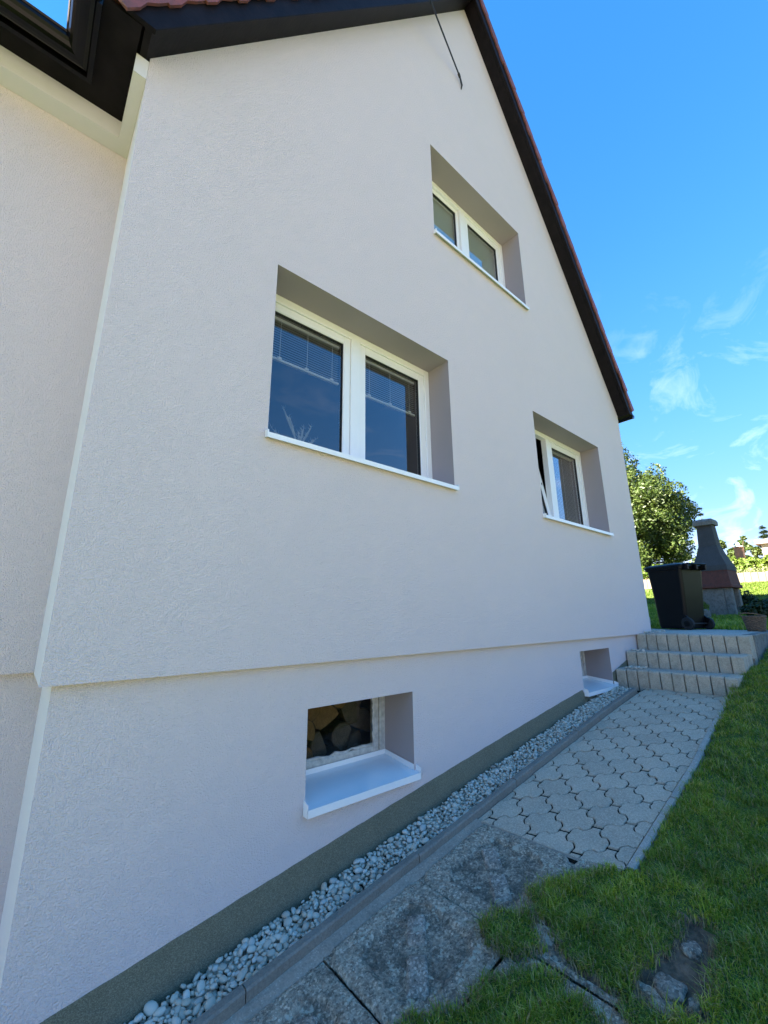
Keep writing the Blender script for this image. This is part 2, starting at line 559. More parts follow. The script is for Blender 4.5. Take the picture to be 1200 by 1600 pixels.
def tube(bm, pts, r, n=8, cap=True):
    rings = []
    pts = [Vector(p) for p in pts]
    for i, p in enumerate(pts):
        d = (pts[min(i + 1, len(pts) - 1)] - pts[max(i - 1, 0)]).normalized()
        a = d.cross(Vector((0, 0, 1)))
        if a.length < 1e-3: a = d.cross(Vector((1, 0, 0)))
        a.normalize()
        b = d.cross(a)
        rr = r[i] if isinstance(r, (list, tuple)) else r
        rings.append([p + (a * math.cos(2 * math.pi * k / n) + b * math.sin(2 * math.pi * k / n)) * rr for k in range(n)])
    loft(bm, rings, cap, cap)

def fast_mesh(name, verts, faces, mat, parent=None, smooth=False):
    """verts (n,3), faces (m,k) numpy arrays"""
    verts = np.asarray(verts, dtype=np.float32)
    faces = np.asarray(faces, dtype=np.int32)
    k = faces.shape[1]
    me = bpy.data.meshes.new(name)
    me.vertices.add(len(verts))
    me.vertices.foreach_set('co', verts.ravel())
    me.loops.add(faces.size)
    me.loops.foreach_set('vertex_index', faces.ravel())
    me.polygons.add(len(faces))
    me.polygons.foreach_set('loop_start', np.arange(0, faces.size, k, dtype=np.int32))
    me.polygons.foreach_set('loop_total', np.full(len(faces), k, dtype=np.int32))
    if smooth:
        me.polygons.foreach_set('use_smooth', np.ones(len(faces), dtype=bool))
    me.update(calc_edges=True)
    return link(name, me, parent, mat)

# ------------------------------------------------------------------ terrain
PX = [-60, -8, 0, 2, 3.2, 4.6, 5.4, 5.72, 7.0]
PZ = [-2.2, -1.3, .003, .33, .52, .735, .84, .868, .9]
LX = [-60, -8, 0, 2, 3.2, 4.6, 5.4, 6.1, 7, 8, 8.7, 12, 18, 25, 28, 60, 400, 1500]
LZ = [-2.2, -1.3, .003, .33, .52, .735, .88, 1.06, 1.21, 1.36, 1.44, 1.68, 2.29, 3.03, 3.15, 4.6, 9.0, 20.0]
def pz(x): return float(np.interp(x, PX, PZ))
def lz(x): return float(np.interp(x, LX, LZ))

def inpoly(poly, x, y):
    x = np.asarray(x); y = np.asarray(y)
    c = np.zeros(x.shape, bool)
    n = len(poly)
    for i in range(n):
        x1, y1 = poly[i]; x2, y2 = poly[(i + 1) % n]
        cond = ((y1 > y) != (y2 > y)) & (x < (x2 - x1) * (y - y1) / ((y2 - y1) if y2 != y1 else 1e-9) + x1)
        c ^= cond
    return c

LAWN = [(5.70, -1.085), (3.92, -1.20), (2.60, -1.215), (2.53, -1.079), (2.33, -.936), (2.185, -.856), (2.085, -.921), (2.04, -1.036), (1.973, -1.129), (1.939, -1.199),
        (1.94, -1.25), (1.923, -1.364), (1.896, -1.396), (1.856, -1.431), (1.76, -1.50), (1.60, -1.56), (1.2, -1.62), (0.4, -1.70), (-3, -1.9), (-6, -2), (-6, -6), (10, -6), (10, -1.22), (6.45, -1.22), (6.35, -1.16), (6.0, -1.14)]
ISL_A = [(1.973, -.793), (2.049, -.919), (1.991, -.975), (1.924, -1.068), (1.811, -.999), (1.797, -.913), (1.813, -.817)]
ISL_B = [(1.823, -1.067), (1.858, -1.164), (1.805, -1.224), (1.817, -1.303), (1.796, -1.361), (1.70, -1.44), (1.45, -1.40), (1.22, -1.20), (1.05, -.96), (1.286, -.80), (1.372, -.835), (1.46, -.90), (1.542, -.979), (1.671, -.96), (1.736, -1.017)]
SOIL0 = [(2.40, -1.45), (2.42, -1.50), (2.415, -1.573), (2.311, -1.571), (2.18, -1.588), (2.05, -1.59), (1.99, -1.50), (1.995, -1.44), (2.054, -1.398), (2.191, -1.445), (2.274, -1.47)]

_sc = (sum(p[0] for p in SOIL0) / len(SOIL0), sum(p[1] for p in SOIL0) / len(SOIL0))
SOIL = [(_sc[0] + (p[0] - _sc[0]) * 1.22, _sc[1] + (p[1] - _sc[1]) * 1.25) for p in SOIL0]
def turf_mask(x, y):
    m = inpoly(LAWN, x, y) | inpoly(ISL_A, x, y) | inpoly(ISL_B, x, y)
    return m & ~inpoly(SOIL, x, y)

HX0, HX1, HY1 = -6.5, 6.95, 9.0      # house footprint left open in the ground
def lattice(edges, fine):
    out = []
    for (a, b, s) in edges:
        n = max(1, int(round((b - a) / s)))
        out += [a + (b - a) * i / n for i in range(n)]
    out.append(edges[-1][1])
    return np.array(out)
gx = lattice([(-1500, -60, 240), (-60, -6.5, 5), (-6.5, 0.5, .5), (0.5, 6.95, .03), (6.95, 9.5, .085), (9.5, 28, .7), (28, 60, 4), (60, 1500, 180)], 0)
gy = lattice([(-1500, -60, 240), (-60, -8, 5), (-8, -2.6, .4), (-2.6, -0.28, .03), (-0.28, 0.06, .17), (0.06, 9.0, 1.0), (9, 60, 4), (60, 1500, 180)], 0)
GX, GY = np.meshgrid(gx, gy, indexing='ij')
Zp = np.interp(GX, PX, PZ)
Zl = np.interp(GX, LX, LZ)
tm = turf_mask(GX, GY)
near = (GX > 0.5) & (GX < 9.5) & (GY > -2.6) & (GY < -0.2)
nzv = np.zeros_like(GX)
ii, jj = np.where(near)
for i, j in zip(ii, jj):
    p = (GX[i, j], GY[i, j], 0.0)
    nzv[i, j] = 0.012 * mnoise.noise((p[0] * 6, p[1] * 6, 0)) + 0.006 * mnoise.noise((p[0] * 21, p[1] * 21, 3))
soil_m = inpoly(SOIL, GX, GY)
Z = np.where(tm, Zl + 0.008 + nzv, np.where((GX < 5.8) & (GY > -1.3), np.minimum(Zl, Zp), Zl) - 0.045)
Z = np.where(soil_m, Zl - 0.012 + nzv, Z)
Z = np.where((GX > 5.4) & (GX < 8.9) & (GY > -1.17) & (GY < 3.0), np.minimum(Z, np.interp(GX, [5.4, 5.7, 6.1, 6.55, 9], [.78, .80, .95, 1.1, 1.30])), Z)
nx_, ny_ = len(gx), len(gy)
V = np.stack([GX, GY, Z], -1).reshape(-1, 3)
I = np.arange(nx_ * ny_).reshape(nx_, ny_)
cx = (gx[:-1] + gx[1:]) / 2
cy = (gy[:-1] + gy[1:]) / 2
CX, CY = np.meshgrid(cx, cy, indexing='ij')
keep = ~((CX > HX0) & (CX < HX1) & (CY > 0.06) & (CY < HY1))
quads = np.stack([I[:-1, :-1], I[1:, :-1], I[1:, 1:], I[:-1, 1:]], -1)[keep]
ground = fast_mesh('ground', V, quads, 'ground', smooth=True)
ground['kind'] = 'structure'
ground.data.materials.append(M['soil'])
kc = keep
tmc = (turf_mask(CX, CY) | (CX < 0.5) | (CX > 6.95) | (CY < -2.6) | (CY > 0.05))[keep]
ground.data.polygons.foreach_set('material_index', np.where(tmc, 0, 1).astype(np.int32))

# unseen gravel sheet added behind the camera to bounce warm sunlight on the wall
def bounce_gravel_mat():
    m, nt, b = newmat('added_bounce_gravel')
    v = objco(nt)
    f = noise(nt, v, 0.35, 5)
    c = ramp(nt, f, [(0.3, (0.215, 0.185, 0.155)), (0.7, (0.28, 0.24, 0.20))])
    f2 = noise(nt, v, 60, 4)
    c = mixc(nt, 0.35, c, ramp(nt, f2, [(0.3, (0.17, 0.15, 0.12)), (0.7, (0.37, 0.325, 0.255))]))
    setc(nt, b, c)
    b.inputs['Roughness'].default_value = 0.95
    bump(nt, b, f2, 0.01)
    return m
M['bounce_gravel'] = bounce_gravel_mat()
yx = [x for x in gx if -60 <= x <= 6.0]
yv, yf_ = [], []
for i, x in enumerate(yx):
    for y in (-45.0, -5.2): yv.append((x, y, lz(x) + .004))
    if i: yf_.append((2 * i - 2, 2 * i, 2 * i + 1, 2 * i - 1))
fast_mesh('added_bounce_gravel', yv, yf_, 'bounce_gravel')['kind'] = 'structure'

# ------------------------------------------------------------------ house
HOUSE = empty('house', (0, 0, 0))
tag(HOUSE, 'pale rendered gabled house with dark bargeboards and red tiled roof', 'house')
XL, XR, XA, ZA = 0.114, 7.03, 3.56, 10.065
SL, SR = 1.458, 1.50
OVZ = 1.436            # bottom edge of the thicker upper render
DP = 0.045             # plinth set back
def rake(x): return ZA - (SL * (XA - x) if x < XA else SR * (x - XA))

WINS = {'main': (1.02, 2.795, 2.80, 4.086), 'upper': (2.687, 4.412, 5.52, 6.735), 'right': (4.30, 6.055, 2.768, 4.057)}
BWINS = {'low': (1.397, 2.258, 0.645, 1.177), 'far': (4.865, 5.632, 0.859, 1.304)}

def wall_with_holes(bm, xs, holes, y, zlo, zhi):
    xs = sorted(set(xs + [h[0] for h in holes] + [h[1] for h in holes]))
    for a, b in zip(xs[:-1], xs[1:]):
        m = (a + b) / 2
        hs = sorted([h for h in holes if h[0] < m < h[1]], key=lambda h: h[2])
        lo = (zlo(a), zlo(b))
        for h in hs + [None]:
            hi = (h[2], h[2]) if h else (zhi(a), zhi(b))
            vs = [bm.verts.new(p) for p in ((a, y, lo[0]), (b, y, lo[1]), (b, y, hi[1]), (a, y, hi[0]))]
            bm.faces.new(vs)
            if h: lo = (h[3], h[3])

def reveals(bm, h, y0, y1):
    x0, x1, z0, z1 = h
    for q in (((x0, y0, z0), (x0, y1, z0), (x0, y1, z1), (x0, y0, z1)), ((x1, y0, z0), (x1, y0, z1), (x1, y1, z1), (x1, y1, z0)),
              ((x0, y0, z1), (x0, y1, z1), (x1, y1, z1), (x1, y0, z1)), ((x0, y0, z0), (x1, y0, z0), (x1, y1, z0), (x0, y1, z0))):
        bm.faces.new([bm.verts.new(p) for p in q])

def solid(bm):
    pass

def quads_obj(name, qs, mat, parent):
    bm = bmesh.new()
    for q in qs:
        bm.faces.new([bm.verts.new(p) for p in q])
    me = bpy.data.meshes.new(name)
    bm.to_mesh(me); bm.free()
    return link(name, me, parent, mat)

# upper gable wall, front face
bm = bmesh.new()
wall_with_holes(bm, [XL, XA, XR], list(WINS.values()), 0.0, lambda x: OVZ, rake)
me = bpy.data.meshes.new('gable_wall'); bm.to_mesh(me); bm.free()
gable = link('gable_wall', me, HOUSE, 'plaster')
# side, underside and back of the upper body
YW = 0.60
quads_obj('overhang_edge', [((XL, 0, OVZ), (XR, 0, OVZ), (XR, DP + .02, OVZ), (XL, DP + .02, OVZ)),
                            ((XL, 0, OVZ), (XL, DP + .02, OVZ), (XL + .06, DP + .02, OVZ + .0), (XL + .06, 0, OVZ))][:1], 'plaster_smooth_shaded', HOUSE)
quads_obj('side_wall', [((XR, 0, OVZ), (XR, 9, OVZ), (XR, 9, 5.2), (XR, 0, 4.86)), ((XR, 9, -1), (XL - 6, 9, -1), (XL - 6, 9, 5), (XR, 9, 5)),
                        ((XR, 9, 5), (XL, 9, 5), (XA, 9, ZA))], 'plaster', HOUSE)
quads_obj('corner_return', [((XL, 0, OVZ), (XL, 0, 5.0), (XL, YW + .1, 5.0), (XL, YW + .1, OVZ)), ((XL, 0, OVZ), (XL, YW + .1, OVZ), (XL + .06, YW + .1, OVZ), (XL + .06, 0, OVZ + .0005))], 'plaster_return_lit', HOUSE)
# window reveals
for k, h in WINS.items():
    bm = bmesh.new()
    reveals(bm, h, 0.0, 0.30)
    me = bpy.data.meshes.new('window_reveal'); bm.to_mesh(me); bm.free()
    link('window_reveal', me, HOUSE, 'plaster_smooth_shaded')

# plinth
XPL, XPR = 0.159, 6.985
BTX = [-1, .291, 1.13, 1.979, 2.6, 3.257, 4.2, 4.862, 5.626, 6.146, 6.66, 6.67, 7.0]
BTZ = [.045, .246, .377, .506, .599, .694, .826, .915, 1.012, 1.135, 1.27, 1.43, 1.43]
def bandtop(x): return float(np.interp(x, BTX, BTZ))
bm = bmesh.new()
wall_with_holes(bm, [XPL, 1.13, 1.979, 3.257, 5.626, 6.146, 6.66, XPR], list(BWINS.values()), DP, lambda x: -0.6, lambda x: OVZ)
me = bpy.data.meshes.new('plinth_wall'); bm.to_mesh(me); bm.free()
link('plinth_wall', me, HOUSE, 'plaster')
quads_obj('plinth_return', [((XPL, DP, -1), (XPL, DP, OVZ), (XPL, YW + .2, OVZ), (XPL, YW + .2, -1))], 'plaster_return_lit', HOUSE)
quads_obj('plinth_side', [((XPR, DP, -1), (XPR, 9, -1), (XPR, 9, OVZ), (XPR, DP, OVZ))], 'plaster_return_lit', HOUSE)
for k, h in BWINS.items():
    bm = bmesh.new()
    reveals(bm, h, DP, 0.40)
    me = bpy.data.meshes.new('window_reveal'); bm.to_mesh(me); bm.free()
    link('window_reveal', me, HOUSE, 'plaster_smooth_shaded')
# dark mosaic render band, 3 mm proud, its top edge following the slope, cut by the far basement window
bm = bmesh.new()
xs = sorted([XPL + .002, 1.13, 1.979, 2.6, 3.257, 4.0, 4.862, 5.635, 5.64, 6.146, 6.66, 6.671, XPR - .002])
yb = DP - 0.004
wob = lambda x: 0.0010 * math.sin(x * 19.1) + 0.0008 * math.sin(x * 43.7)
fine = []
for a, b in zip(xs[:-1], xs[1:]):
    n = max(1, int((b - a) / .04))
    fine += [a + (b - a) * i / n for i in range(n)]
fine.append(xs[-1])
fx0, fx1, fz0, fz1 = BWINS['far']
def btop(x):
    z = bandtop(x) + wob(x)
    if fx0 - .004 < x < fx1 + .004: z = min(z, fz0 - .004)
    return z
for a, b in zip(fine[:-1], fine[1:]):
    m_ = (a + b) / 2
    za, zb = btop(a), btop(b)
    if fx0 - .003 < m_ < fx1 + .003: za = zb = min(za, zb)
    q = [(a, yb, -0.6), (b, yb, -0.6), (b, yb, zb), (a, yb, za)]
    bm.faces.new([bm.verts.new(p) for p in q])
    bm.faces.new([bm.verts.new(p) for p in ((a, yb, za), (b, yb, zb), (b, DP + .001, zb), (a, DP + .001, za))])
me = bpy.data.meshes.new('plinth_band'); bm.to_mesh(me); bm.free()
link('plinth_band', me, HOUSE, 'mosaic')

# wing set back on the left
WZS = 4.866
bm = bmesh.new()
wall_with_holes(bm, [-6.4, XL + .05], [], YW, lambda x: OVZ + .006, lambda x: 5.02)
me = bpy.data.meshes.new('wing_wall'); bm.to_mesh(me); bm.free()
link('wing_wall', me, HOUSE, 'plaster')
quads_obj('wing_plinth', [((-6.4, YW + DP, -2), (XPL + .05, YW + DP, -2), (XPL + .05, YW + DP, OVZ + .006), (-6.4, YW + DP, OVZ + .006)),
                          ((-6.4, YW, OVZ + .006), (XPL + .05, YW, OVZ + .006), (XPL + .05, YW + DP, OVZ + .006), (-6.4, YW + DP, OVZ + .006)),
                          ((-6.4, YW, -2), (-6.4, 9, -2), (-6.4, 9, 5.05), (-6.4, YW, 5.05))], 'plaster', HOUSE)
# plastered eave box: along the wing and along the main house's return
bm = bmesh.new()
pts = [(-6.4, YW - .001), (XL - .001, YW - .001), (XL - .001, 0.002), (0.045, 0.002), (0.045, 0.475), (-6.4, 0.475)]
extrude_poly(bm, [(x, y, WZS) for x, y in pts], [(x, y, 5.012) for x, y in pts])
from_bm('eave_box', bm, 'eave_plaster', HOUSE)

# roof ------------------------------------------------------------------
ROOF = empty('roof'); ROOF.parent = HOUSE
tl, tr_ = math.atan(SL), math.atan(SR)
dirL = Vector((-math.cos(tl), 0, -math.sin(tl)))     # down the left slope
norL = Vector((-math.sin(tl), 0, math.cos(tl)))
dirR = Vector((math.cos(tr_), 0, -math.sin(tr_)))
norR = Vector((math.sin(tr_), 0, math.cos(tr_)))
APEX = Vector((XA, 0, ZA))
def frame(d, n):
    m = Matrix((d, Vector((0, 1, 0)), n)).transposed().to_4x4()
    m.translation = APEX
    return m
FL, FR = frame(dirL, norL), frame(dirR, norR)
LENL = (XA + 0.19) / math.cos(tl)
LENLT = (XA - 0.035) / math.cos(tl)      # tiles stop where the eave flattens out over the gutter
LENR = 6.28
YB = 9.2
def slope_slab(name, fm, u0, u1, y0, y1, w0, w1, mat, bev=0.0, cut=None):
    bm = bmesh.new()
    box(bm, u0, u1, y0, y1, w0, w1, bev, fm)
    if cut is not None:
        bmesh.ops.bisect_plane(bm, geom=bm.verts[:] + bm.edges[:] + bm.faces[:], plane_co=cut[0], plane_no=cut[1], clear_outer=True)
        bmesh.ops.holes_fill(bm, edges=bm.edges[:])
    return from_bm(name, bm, mat, ROOF)
MID = ((XA, 0, 0), (1, 0, 0))
MIDR = ((XA, 0, 0), (-1, 0, 0))
# verge soffits and bargeboards; the left one is cut level above the plaster box
def cut2(bm, co, no):
    bmesh.ops.bisect_plane(bm, geom=bm.verts[:] + bm.edges[:] + bm.faces[:], plane_co=co, plane_no=no, clear_outer=True)
    bmesh.ops.holes_fill(bm, edges=bm.edges[:])
for side, fm, ln in (('L', FL, 6.4), ('R', FR, 6.55)):
    bm = bmesh.new(); box(bm, -0.3, ln, -0.155, 0.05, 0.001, 0.03, 0.0, fm)
    cut2(bm, (XA, 0, 0), (1, 0, 0) if side == 'L' else (-1, 0, 0))
    if side == 'L': cut2(bm, (0, 0, 5.0135), (0, 0, -1))
    else: cut2(bm, (0, 0, 4.835), (0, 0, -1))
    from_bm('verge_soffit', bm, 'dark_board', ROOF)
    bm = bmesh.new(); box(bm, -0.3, ln, -0.185, -0.1545, -0.012, 0.12, 0.004, fm)
    cut2(bm, (XA, 0, 0), (1, 0, 0) if side == 'L' else (-1, 0, 0))
    if side == 'L': cut2(bm, (0, 0, 5.0135), (0, 0, -1))
    else: cut2(bm, (0, 0, 4.835), (0, 0, -1))
    from_bm('bargeboard', bm, 'dark_board', ROOF)
# closed deck under the tiles
bm = bmesh.new(); box(bm, -0.4, LENL, -0.15, YB, 0.05, 0.12, 0, FL); cut2(bm, (XA, 0, 0), (1, 0, 0)); cut2(bm, (0, 0, 5.03), (0, 0, -1)); from_bm('roof_deck', bm, 'dark_board', ROOF)
bm = bmesh.new(); box(bm, -0.4, LENR, -0.15, YB, 0.05, 0.12, 0, FR); cut2(bm, (XA, 0, 0), (-1, 0, 0)); cut2(bm, (0, 0, 4.862), (0, 0, -1)); from_bm('roof_deck', bm, 'dark_board', ROOF)
# tiles: verge tiles as pieces, the field behind as joined tiles
def tile_mesh(verge):
    bm = bmesh.new()
    L, Wd, T = 0.40, 0.30, 0.024
    ys = [0.0, 0.018, 0.06, 0.10, 0.15, 0.20, 0.25, 0.30]
    hs = [0.0, 0.006, 0.004, -0.012, -0.020, -0.012, 0.004, 0.006]
    top = lambda u, h: (0.012 + 0.026 * u / L) + h + T
    rows = []
    for u in (0, L - .012, L):
        k = 0.006 if u == L else 0
        rows.append([(u, y, top(u, h) - k) for y, h in zip(ys, hs)])
    bot = [[(u, y, top(u, h) - T + (0.004 if u == L else 0)) for y, h in zip(ys, hs)] for u in (0, L - .012, L)]
    tv = [[bm.verts.new(p) for p in r] for r in rows]
    bv = [[bm.verts.new(p) for p in r] for r in bot]
    for a in range(2):
        for i in range(len(ys) - 1):
            bm.faces.new((tv[a][i], tv[a + 1][i], tv[a + 1][i + 1], tv[a][i + 1]))
            bm.faces.new((bv[a][i + 1], bv[a + 1][i + 1], bv[a + 1][i], bv[a][i]))
        bm.faces.new((tv[a][0], bv[a][0], bv[a + 1][0], tv[a + 1][0]))
        bm.faces.new((bv[a][-1], tv[a][-1], tv[a + 1][-1], bv[a + 1][-1]))
    for i in range(len(ys) - 1):
        bm.faces.new((tv[2][i], bv[2][i], bv[2][i + 1], tv[2][i + 1]))
        bm.faces.new((bv[0][i], tv[0][i], tv[0][i + 1], bv[0][i + 1]))
    if verge:     # side flap, slightly tapering like the tile above it
        pr = [(0.02, -0.035), (0.14, -0.038), (0.22, -0.030), (0.30, -0.052), (L - .004, -0.050), (L, 0.045), (0.02, 0.018)]
        extrude_poly(bm, [(u, 0.0, w) for u, w in pr], [(u, 0.018, w) for u, w in pr])
    bmesh.ops.recalc_face_normals(bm, faces=bm.faces[:])
    me = bpy.data.meshes.new('roof_tile'); bm.to_mesh(me); bm.free()
    me.materials.append(M['tile'])
    return me
TV, TF = tile_mesh(True), tile_mesh(False)
TVm = TV.copy()    # the same tile serves both slopes
GAUGE = 0.3365
W0 = 0.135
def tile_field(fm, n, u_first, ncol, skip):
    co = np.empty(len(TF.vertices) * 3); TF.vertices.foreach_get('co', co); co = co.reshape(-1, 3)
    fs = [tuple(p.vertices) for p in TF.polygons]
    vs, ff = [], []
    fmn = np.array(fm)
    for i in range(n):
        for c in range(ncol):
            loc = co + np.array([u_first + i * GAUGE, -0.205 + 0.30 * (c + skip), W0])
            wld = loc @ fmn[:3, :3].T + fmn[:3, 3]
            b = len(vs) * len(co)
            vs.append(wld); ff += [tuple(k + b for k in f) for f in fs]
    me = bpy.data.meshes.new('tile_field')
    me.from_pydata(np.concatenate(vs).tolist(), [], ff)
    o = link('tile_field', me, ROOF, 'tile')
    o['kind'] = 'stuff'
for fm, n, u1 in ((FL, 18, LENLT), (FR, 20, LENR)):
    uf = u1 - n * GAUGE - 0.06
    for i in range(n):
        for c in range(2):
            o = link('roof_tile', TV if c == 0 else TF, ROOF)
            loc = Vector((uf + i * GAUGE + rnd.uniform(-.004, .004), -0.205 + 0.30 * c + (rnd.uniform(-.006, .006) if c == 0 else 0), W0 + rnd.uniform(-.002, .003)))
            o.matrix_world = fm @ Matrix.Translation(loc) @ Matrix.Rotation(rnd.uniform(-.008, .008), 4, 'Z')
    tile_field(fm, n, uf, 29, 2)
# ridge caps
for k in range(4):
    bm = bmesh.new()
    prof = [(0.15 * math.cos(a), 0.10 + 0.13 * math.sin(a)) for a in [math.pi * t / 8 for t in range(9)]]
    y0 = -0.22 + k * 0.38
    extrude_poly(bm, [(XA + x, y0, ZA + .22 + z) for x, z in prof], [(XA + x * .94, y0 + .42, ZA + .215 + z * .94) for x, z in prof])
    from_bm('ridge_tile', bm, 'tile', ROOF)
boxobj('ridge_cap', (XA - .12, XA + .12, 1.34, YB, ZA + .22, ZA + .40), 'tile', ROOF, .03)
# wing roof, rising back
bm = bmesh.new()
extrude_poly(bm, [(-6.7, .20, 5.06), (-6.7, 4.9, 8.6), (-6.7, 9.4, 5.06), (-6.7, 9.3, 5.02), (-6.7, 4.9, 8.4), (-6.7, .26, 5.014)],
             [(0.6, .20, 5.06), (3.0, 4.9, 8.6), (0.6, 9.4, 5.06), (0.6, 9.3, 5.02), (3.0, 4.9, 8.4), (0.6, .26, 5.014)])
from_bm('wing_roof', bm, 'tile', ROOF)
# dark eave boards between gutter and plaster box (level soffits)
pts = [(-6.5, .478), (.042, .478), (.042, -.155), (-.17, -.155), (-.17, .26), (-6.5, .26)]
bm = bmesh.new(); extrude_poly(bm, [(x, y, 5.006) for x, y in pts], [(x, y, 5.03) for x, y in pts]); from_bm('eave_soffit', bm, 'dark_board', ROOF)
pts = [(-6.5, .30), (-.14, .30), (-.14, -.16), (-.165, -.16), (-.165, .275), (-6.5, .275)]
bm = bmesh.new(); extrude_poly(bm, [(x, y, 4.93) for x, y in pts], [(x, y, 5.12) for x, y in pts]); from_bm('fascia', bm, 'black_metal', ROOF)
# half round gutters, mitred in the inner corner
def gutter_profile(r=0.066, t=0.004):
    a = [math.pi + math.pi * k / 10 for k in range(11)]
    out_ = [(r * math.cos(x), r * math.sin(x)) for x in a]
    lip = [(r + .010 * math.cos(x), .008 + .010 * math.sin(x)) for x in (-1.2, 0, 1.2, 2.4)]
    inn = [((r - t) * math.cos(x), (r - t) * math.sin(x)) for x in a[::-1]]
    return out_ + lip + inn
gp = gutter_profile()
CGX, CGY, GZ = -0.21, 0.205, 4.985
bm = bmesh.new()      # q: outward offset from the house
loft(bm, [[(-6.6, CGY - q, GZ + z) for q, z in gp], [(CGX - q, CGY - q, GZ + z) for q, z in gp], [(CGX - q, -0.17, GZ + z) for q, z in gp]])
from_bm('gutter', bm, 'black_metal', ROOF)
bm = bmesh.new()
CRX = 7.228
loft(bm, [[(CRX + q, -0.1595, 4.885 + z) for q, z in gp], [(CRX + q, 9.2, 4.885 + z) for q, z in gp]])
from_bm('gutter', bm, 'black_metal', ROOF)
bm = bmesh.new()
cap = [(.068 * math.cos(math.pi + math.pi * k / 10), .068 * math.sin(math.pi + math.pi * k / 10)) for k in range(11)]
extrude_poly(bm, [(CRX + q, -0.166, 4.885 + z) for q, z in cap], [(CRX + q, -0.160, 4.885 + z) for q, z in cap])
from_bm('gutter_end_cap', bm, 'black_metal', ROOF)
boxobj('eave_soffit', (7.032, 7.15, -0.15, 9.1, 4.836, 4.86), 'dark_board', ROOF)
boxobj('fascia', (7.1505, 7.160, -0.152, 9.1, 4.838, 4.98), 'dark_board', ROOF)
for k in range(5):    # gutter brackets under the wing gutter
    boxobj('gutter_bracket', (-0.62 - k * .8, -0.595 - k * .8, CGY - .074, CGY + .07, GZ - .078, GZ - .067), 'black_metal', ROOF)

# windows ---------------------------------------------------------------
def ring_frame(bm, x0, x1, z0, z1, w, y0, y1, bev=.004, wb=None, wt=None):
    wb = w if wb is None else wb
    wt = w if wt is None else wt
    box(bm, x0, x0 + w, y0, y1, z0, z1, bev)
    box(bm, x1 - w, x1, y0, y1, z0, z1, bev)
    box(bm, x0 + w - .001, x1 - w + .001, y0 + .0004, y1 - .0004, z1 - wt, z1 - .0004, bev)
    box(bm, x0 + w - .001, x1 - w + .001, y0 + .0004, y1 - .0004, z0 + .0004, z0 + wb, bev)

YF = 0.262
def sash(parent, x0, x1, z0, z1, y, w=.07, tilt=0.0, name='sash'):
    piv = empty('x') if False else None
    bm = bmesh.new()
    ring_frame(bm, x0, x1, z0, z1, w, y, y + .06, .006)
    g = bmesh.new()
    ring_frame(g, x0 + w - .002, x1 - w + .002, z0 + w - .002, z1 - w + .002, .0035, y + .012, y + .05, 0)
    p = bmesh.new()
    vs = [p.verts.new(q) for q in ((x0 + w, y + .026, z0 + w), (x1 - w, y + .026, z0 + w), (x1 - w, y + .026, z1 - w), (x0 + w, y + .026, z1 - w))]
    p.faces.new(vs)
    if tilt:
        m = Matrix.Translation((0, y + .06, z0)) @ Matrix.Rotation(-tilt, 4, 'X') @ Matrix.Translation((0, -y - .06, -z0))
        for b in (bm, g, p):
            bmesh.ops.transform(b, matrix=m, verts=b.verts[:])
    from_bm('sash', bm, 'white_pvc', parent)
    from_bm('gasket', g, 'gasket', parent)
    me = bpy.data.meshes.new('pane'); p.to_mesh(me); p.free()
    link('pane', me, parent, 'glass')

def sill(parent, x0, x1, z, ywall, yback, over=.035, side=.012, lipz=.034, mat='sill_white'):
    """folded sheet sill: sloping top, front lip, upturned side caps"""
    bm = bmesh.new()
    yf = ywall - over
    zb = z + .012
    zf = z - .004
    extrude_poly(bm, [(x0 - side, yf, zf), (x0 - side, yback, zb + .018), (x0 - side, yback, zb + .014), (x0 - side, yf + .003, zf - .004)],
                 [(x1 + side, yf, zf), (x1 + side, yback, zb + .018), (x1 + side, yback, zb + .014), (x1 + side, yf + .003, zf - .004)])
    box(bm, x0 - side, x1 + side, yf - .0015, yf + .0015, zf - lipz, zf + .001, 0)
    for xa, xb in ((x0 - side - .004, x0 - side + .004), (x1 + side - .004, x1 + side + .004)):
        extrude_poly(bm, [(xa, yf - .004, zf - lipz), (xa, yf - .004, zf + .016), (xa, ywall - .001, zf + .018), (xa, ywall - .001, zf - lipz + .008)],
                     [(xb, yf - .004, zf - lipz), (xb, yf - .004, zf + .016), (xb, ywall - .001, zf + .018), (xb, ywall - .001, zf - lipz + .008)])
    for xa, xb in ((x0 + .0015, x0 + .006), (x1 - .006, x1 - .0015)):
        extrude_poly(bm, [(xa, ywall + .001, zf - .002), (xa, ywall + .001, zf + .018), (xa, yback, zb + .036), (xa, yback, zb + .012)],
                     [(xb, ywall + .001, zf - .002), (xb, ywall + .001, zf + .018), (xb, yback, zb + .036), (xb, yback, zb + .012)])
    return from_bm('sill', bm, mat, parent)

def room(x0, x1, z0, z1, y0, depth):
    a, b, c, d, e = x0 - .5, x1 + .5, z0 - .9, z1 + .3, y0 + depth
    quads_obj('room_interior', [((a, e, c), (b, e, c), (b, e, d), (a, e, d)), ((a, y0, c), (a, e, c), (a, e, d), (a, y0, d)), ((b, y0, c), (b, y0, d), (b, e, d), (b, e, c)),
                       ((a, y0, c), (b, y0, c), (b, e, c), (a, e, c)), ((a, y0, d), (a, e, d), (b, e, d), (b, y0, d)),
                       ((a, y0, c), (b, y0, c), (b, y0, z0), (a, y0, z0)), ((a, y0, z1), (b, y0, z1), (b, y0, d), (a, y0, d)), ((a, y0, z0), (x0, y0, z0), (x0, y0, z1), (a, y0, z1)), ((x1, y0, z0), (b, y0, z0), (b, y0, z1), (x1, y0, z1))], 'room', HOUSE)

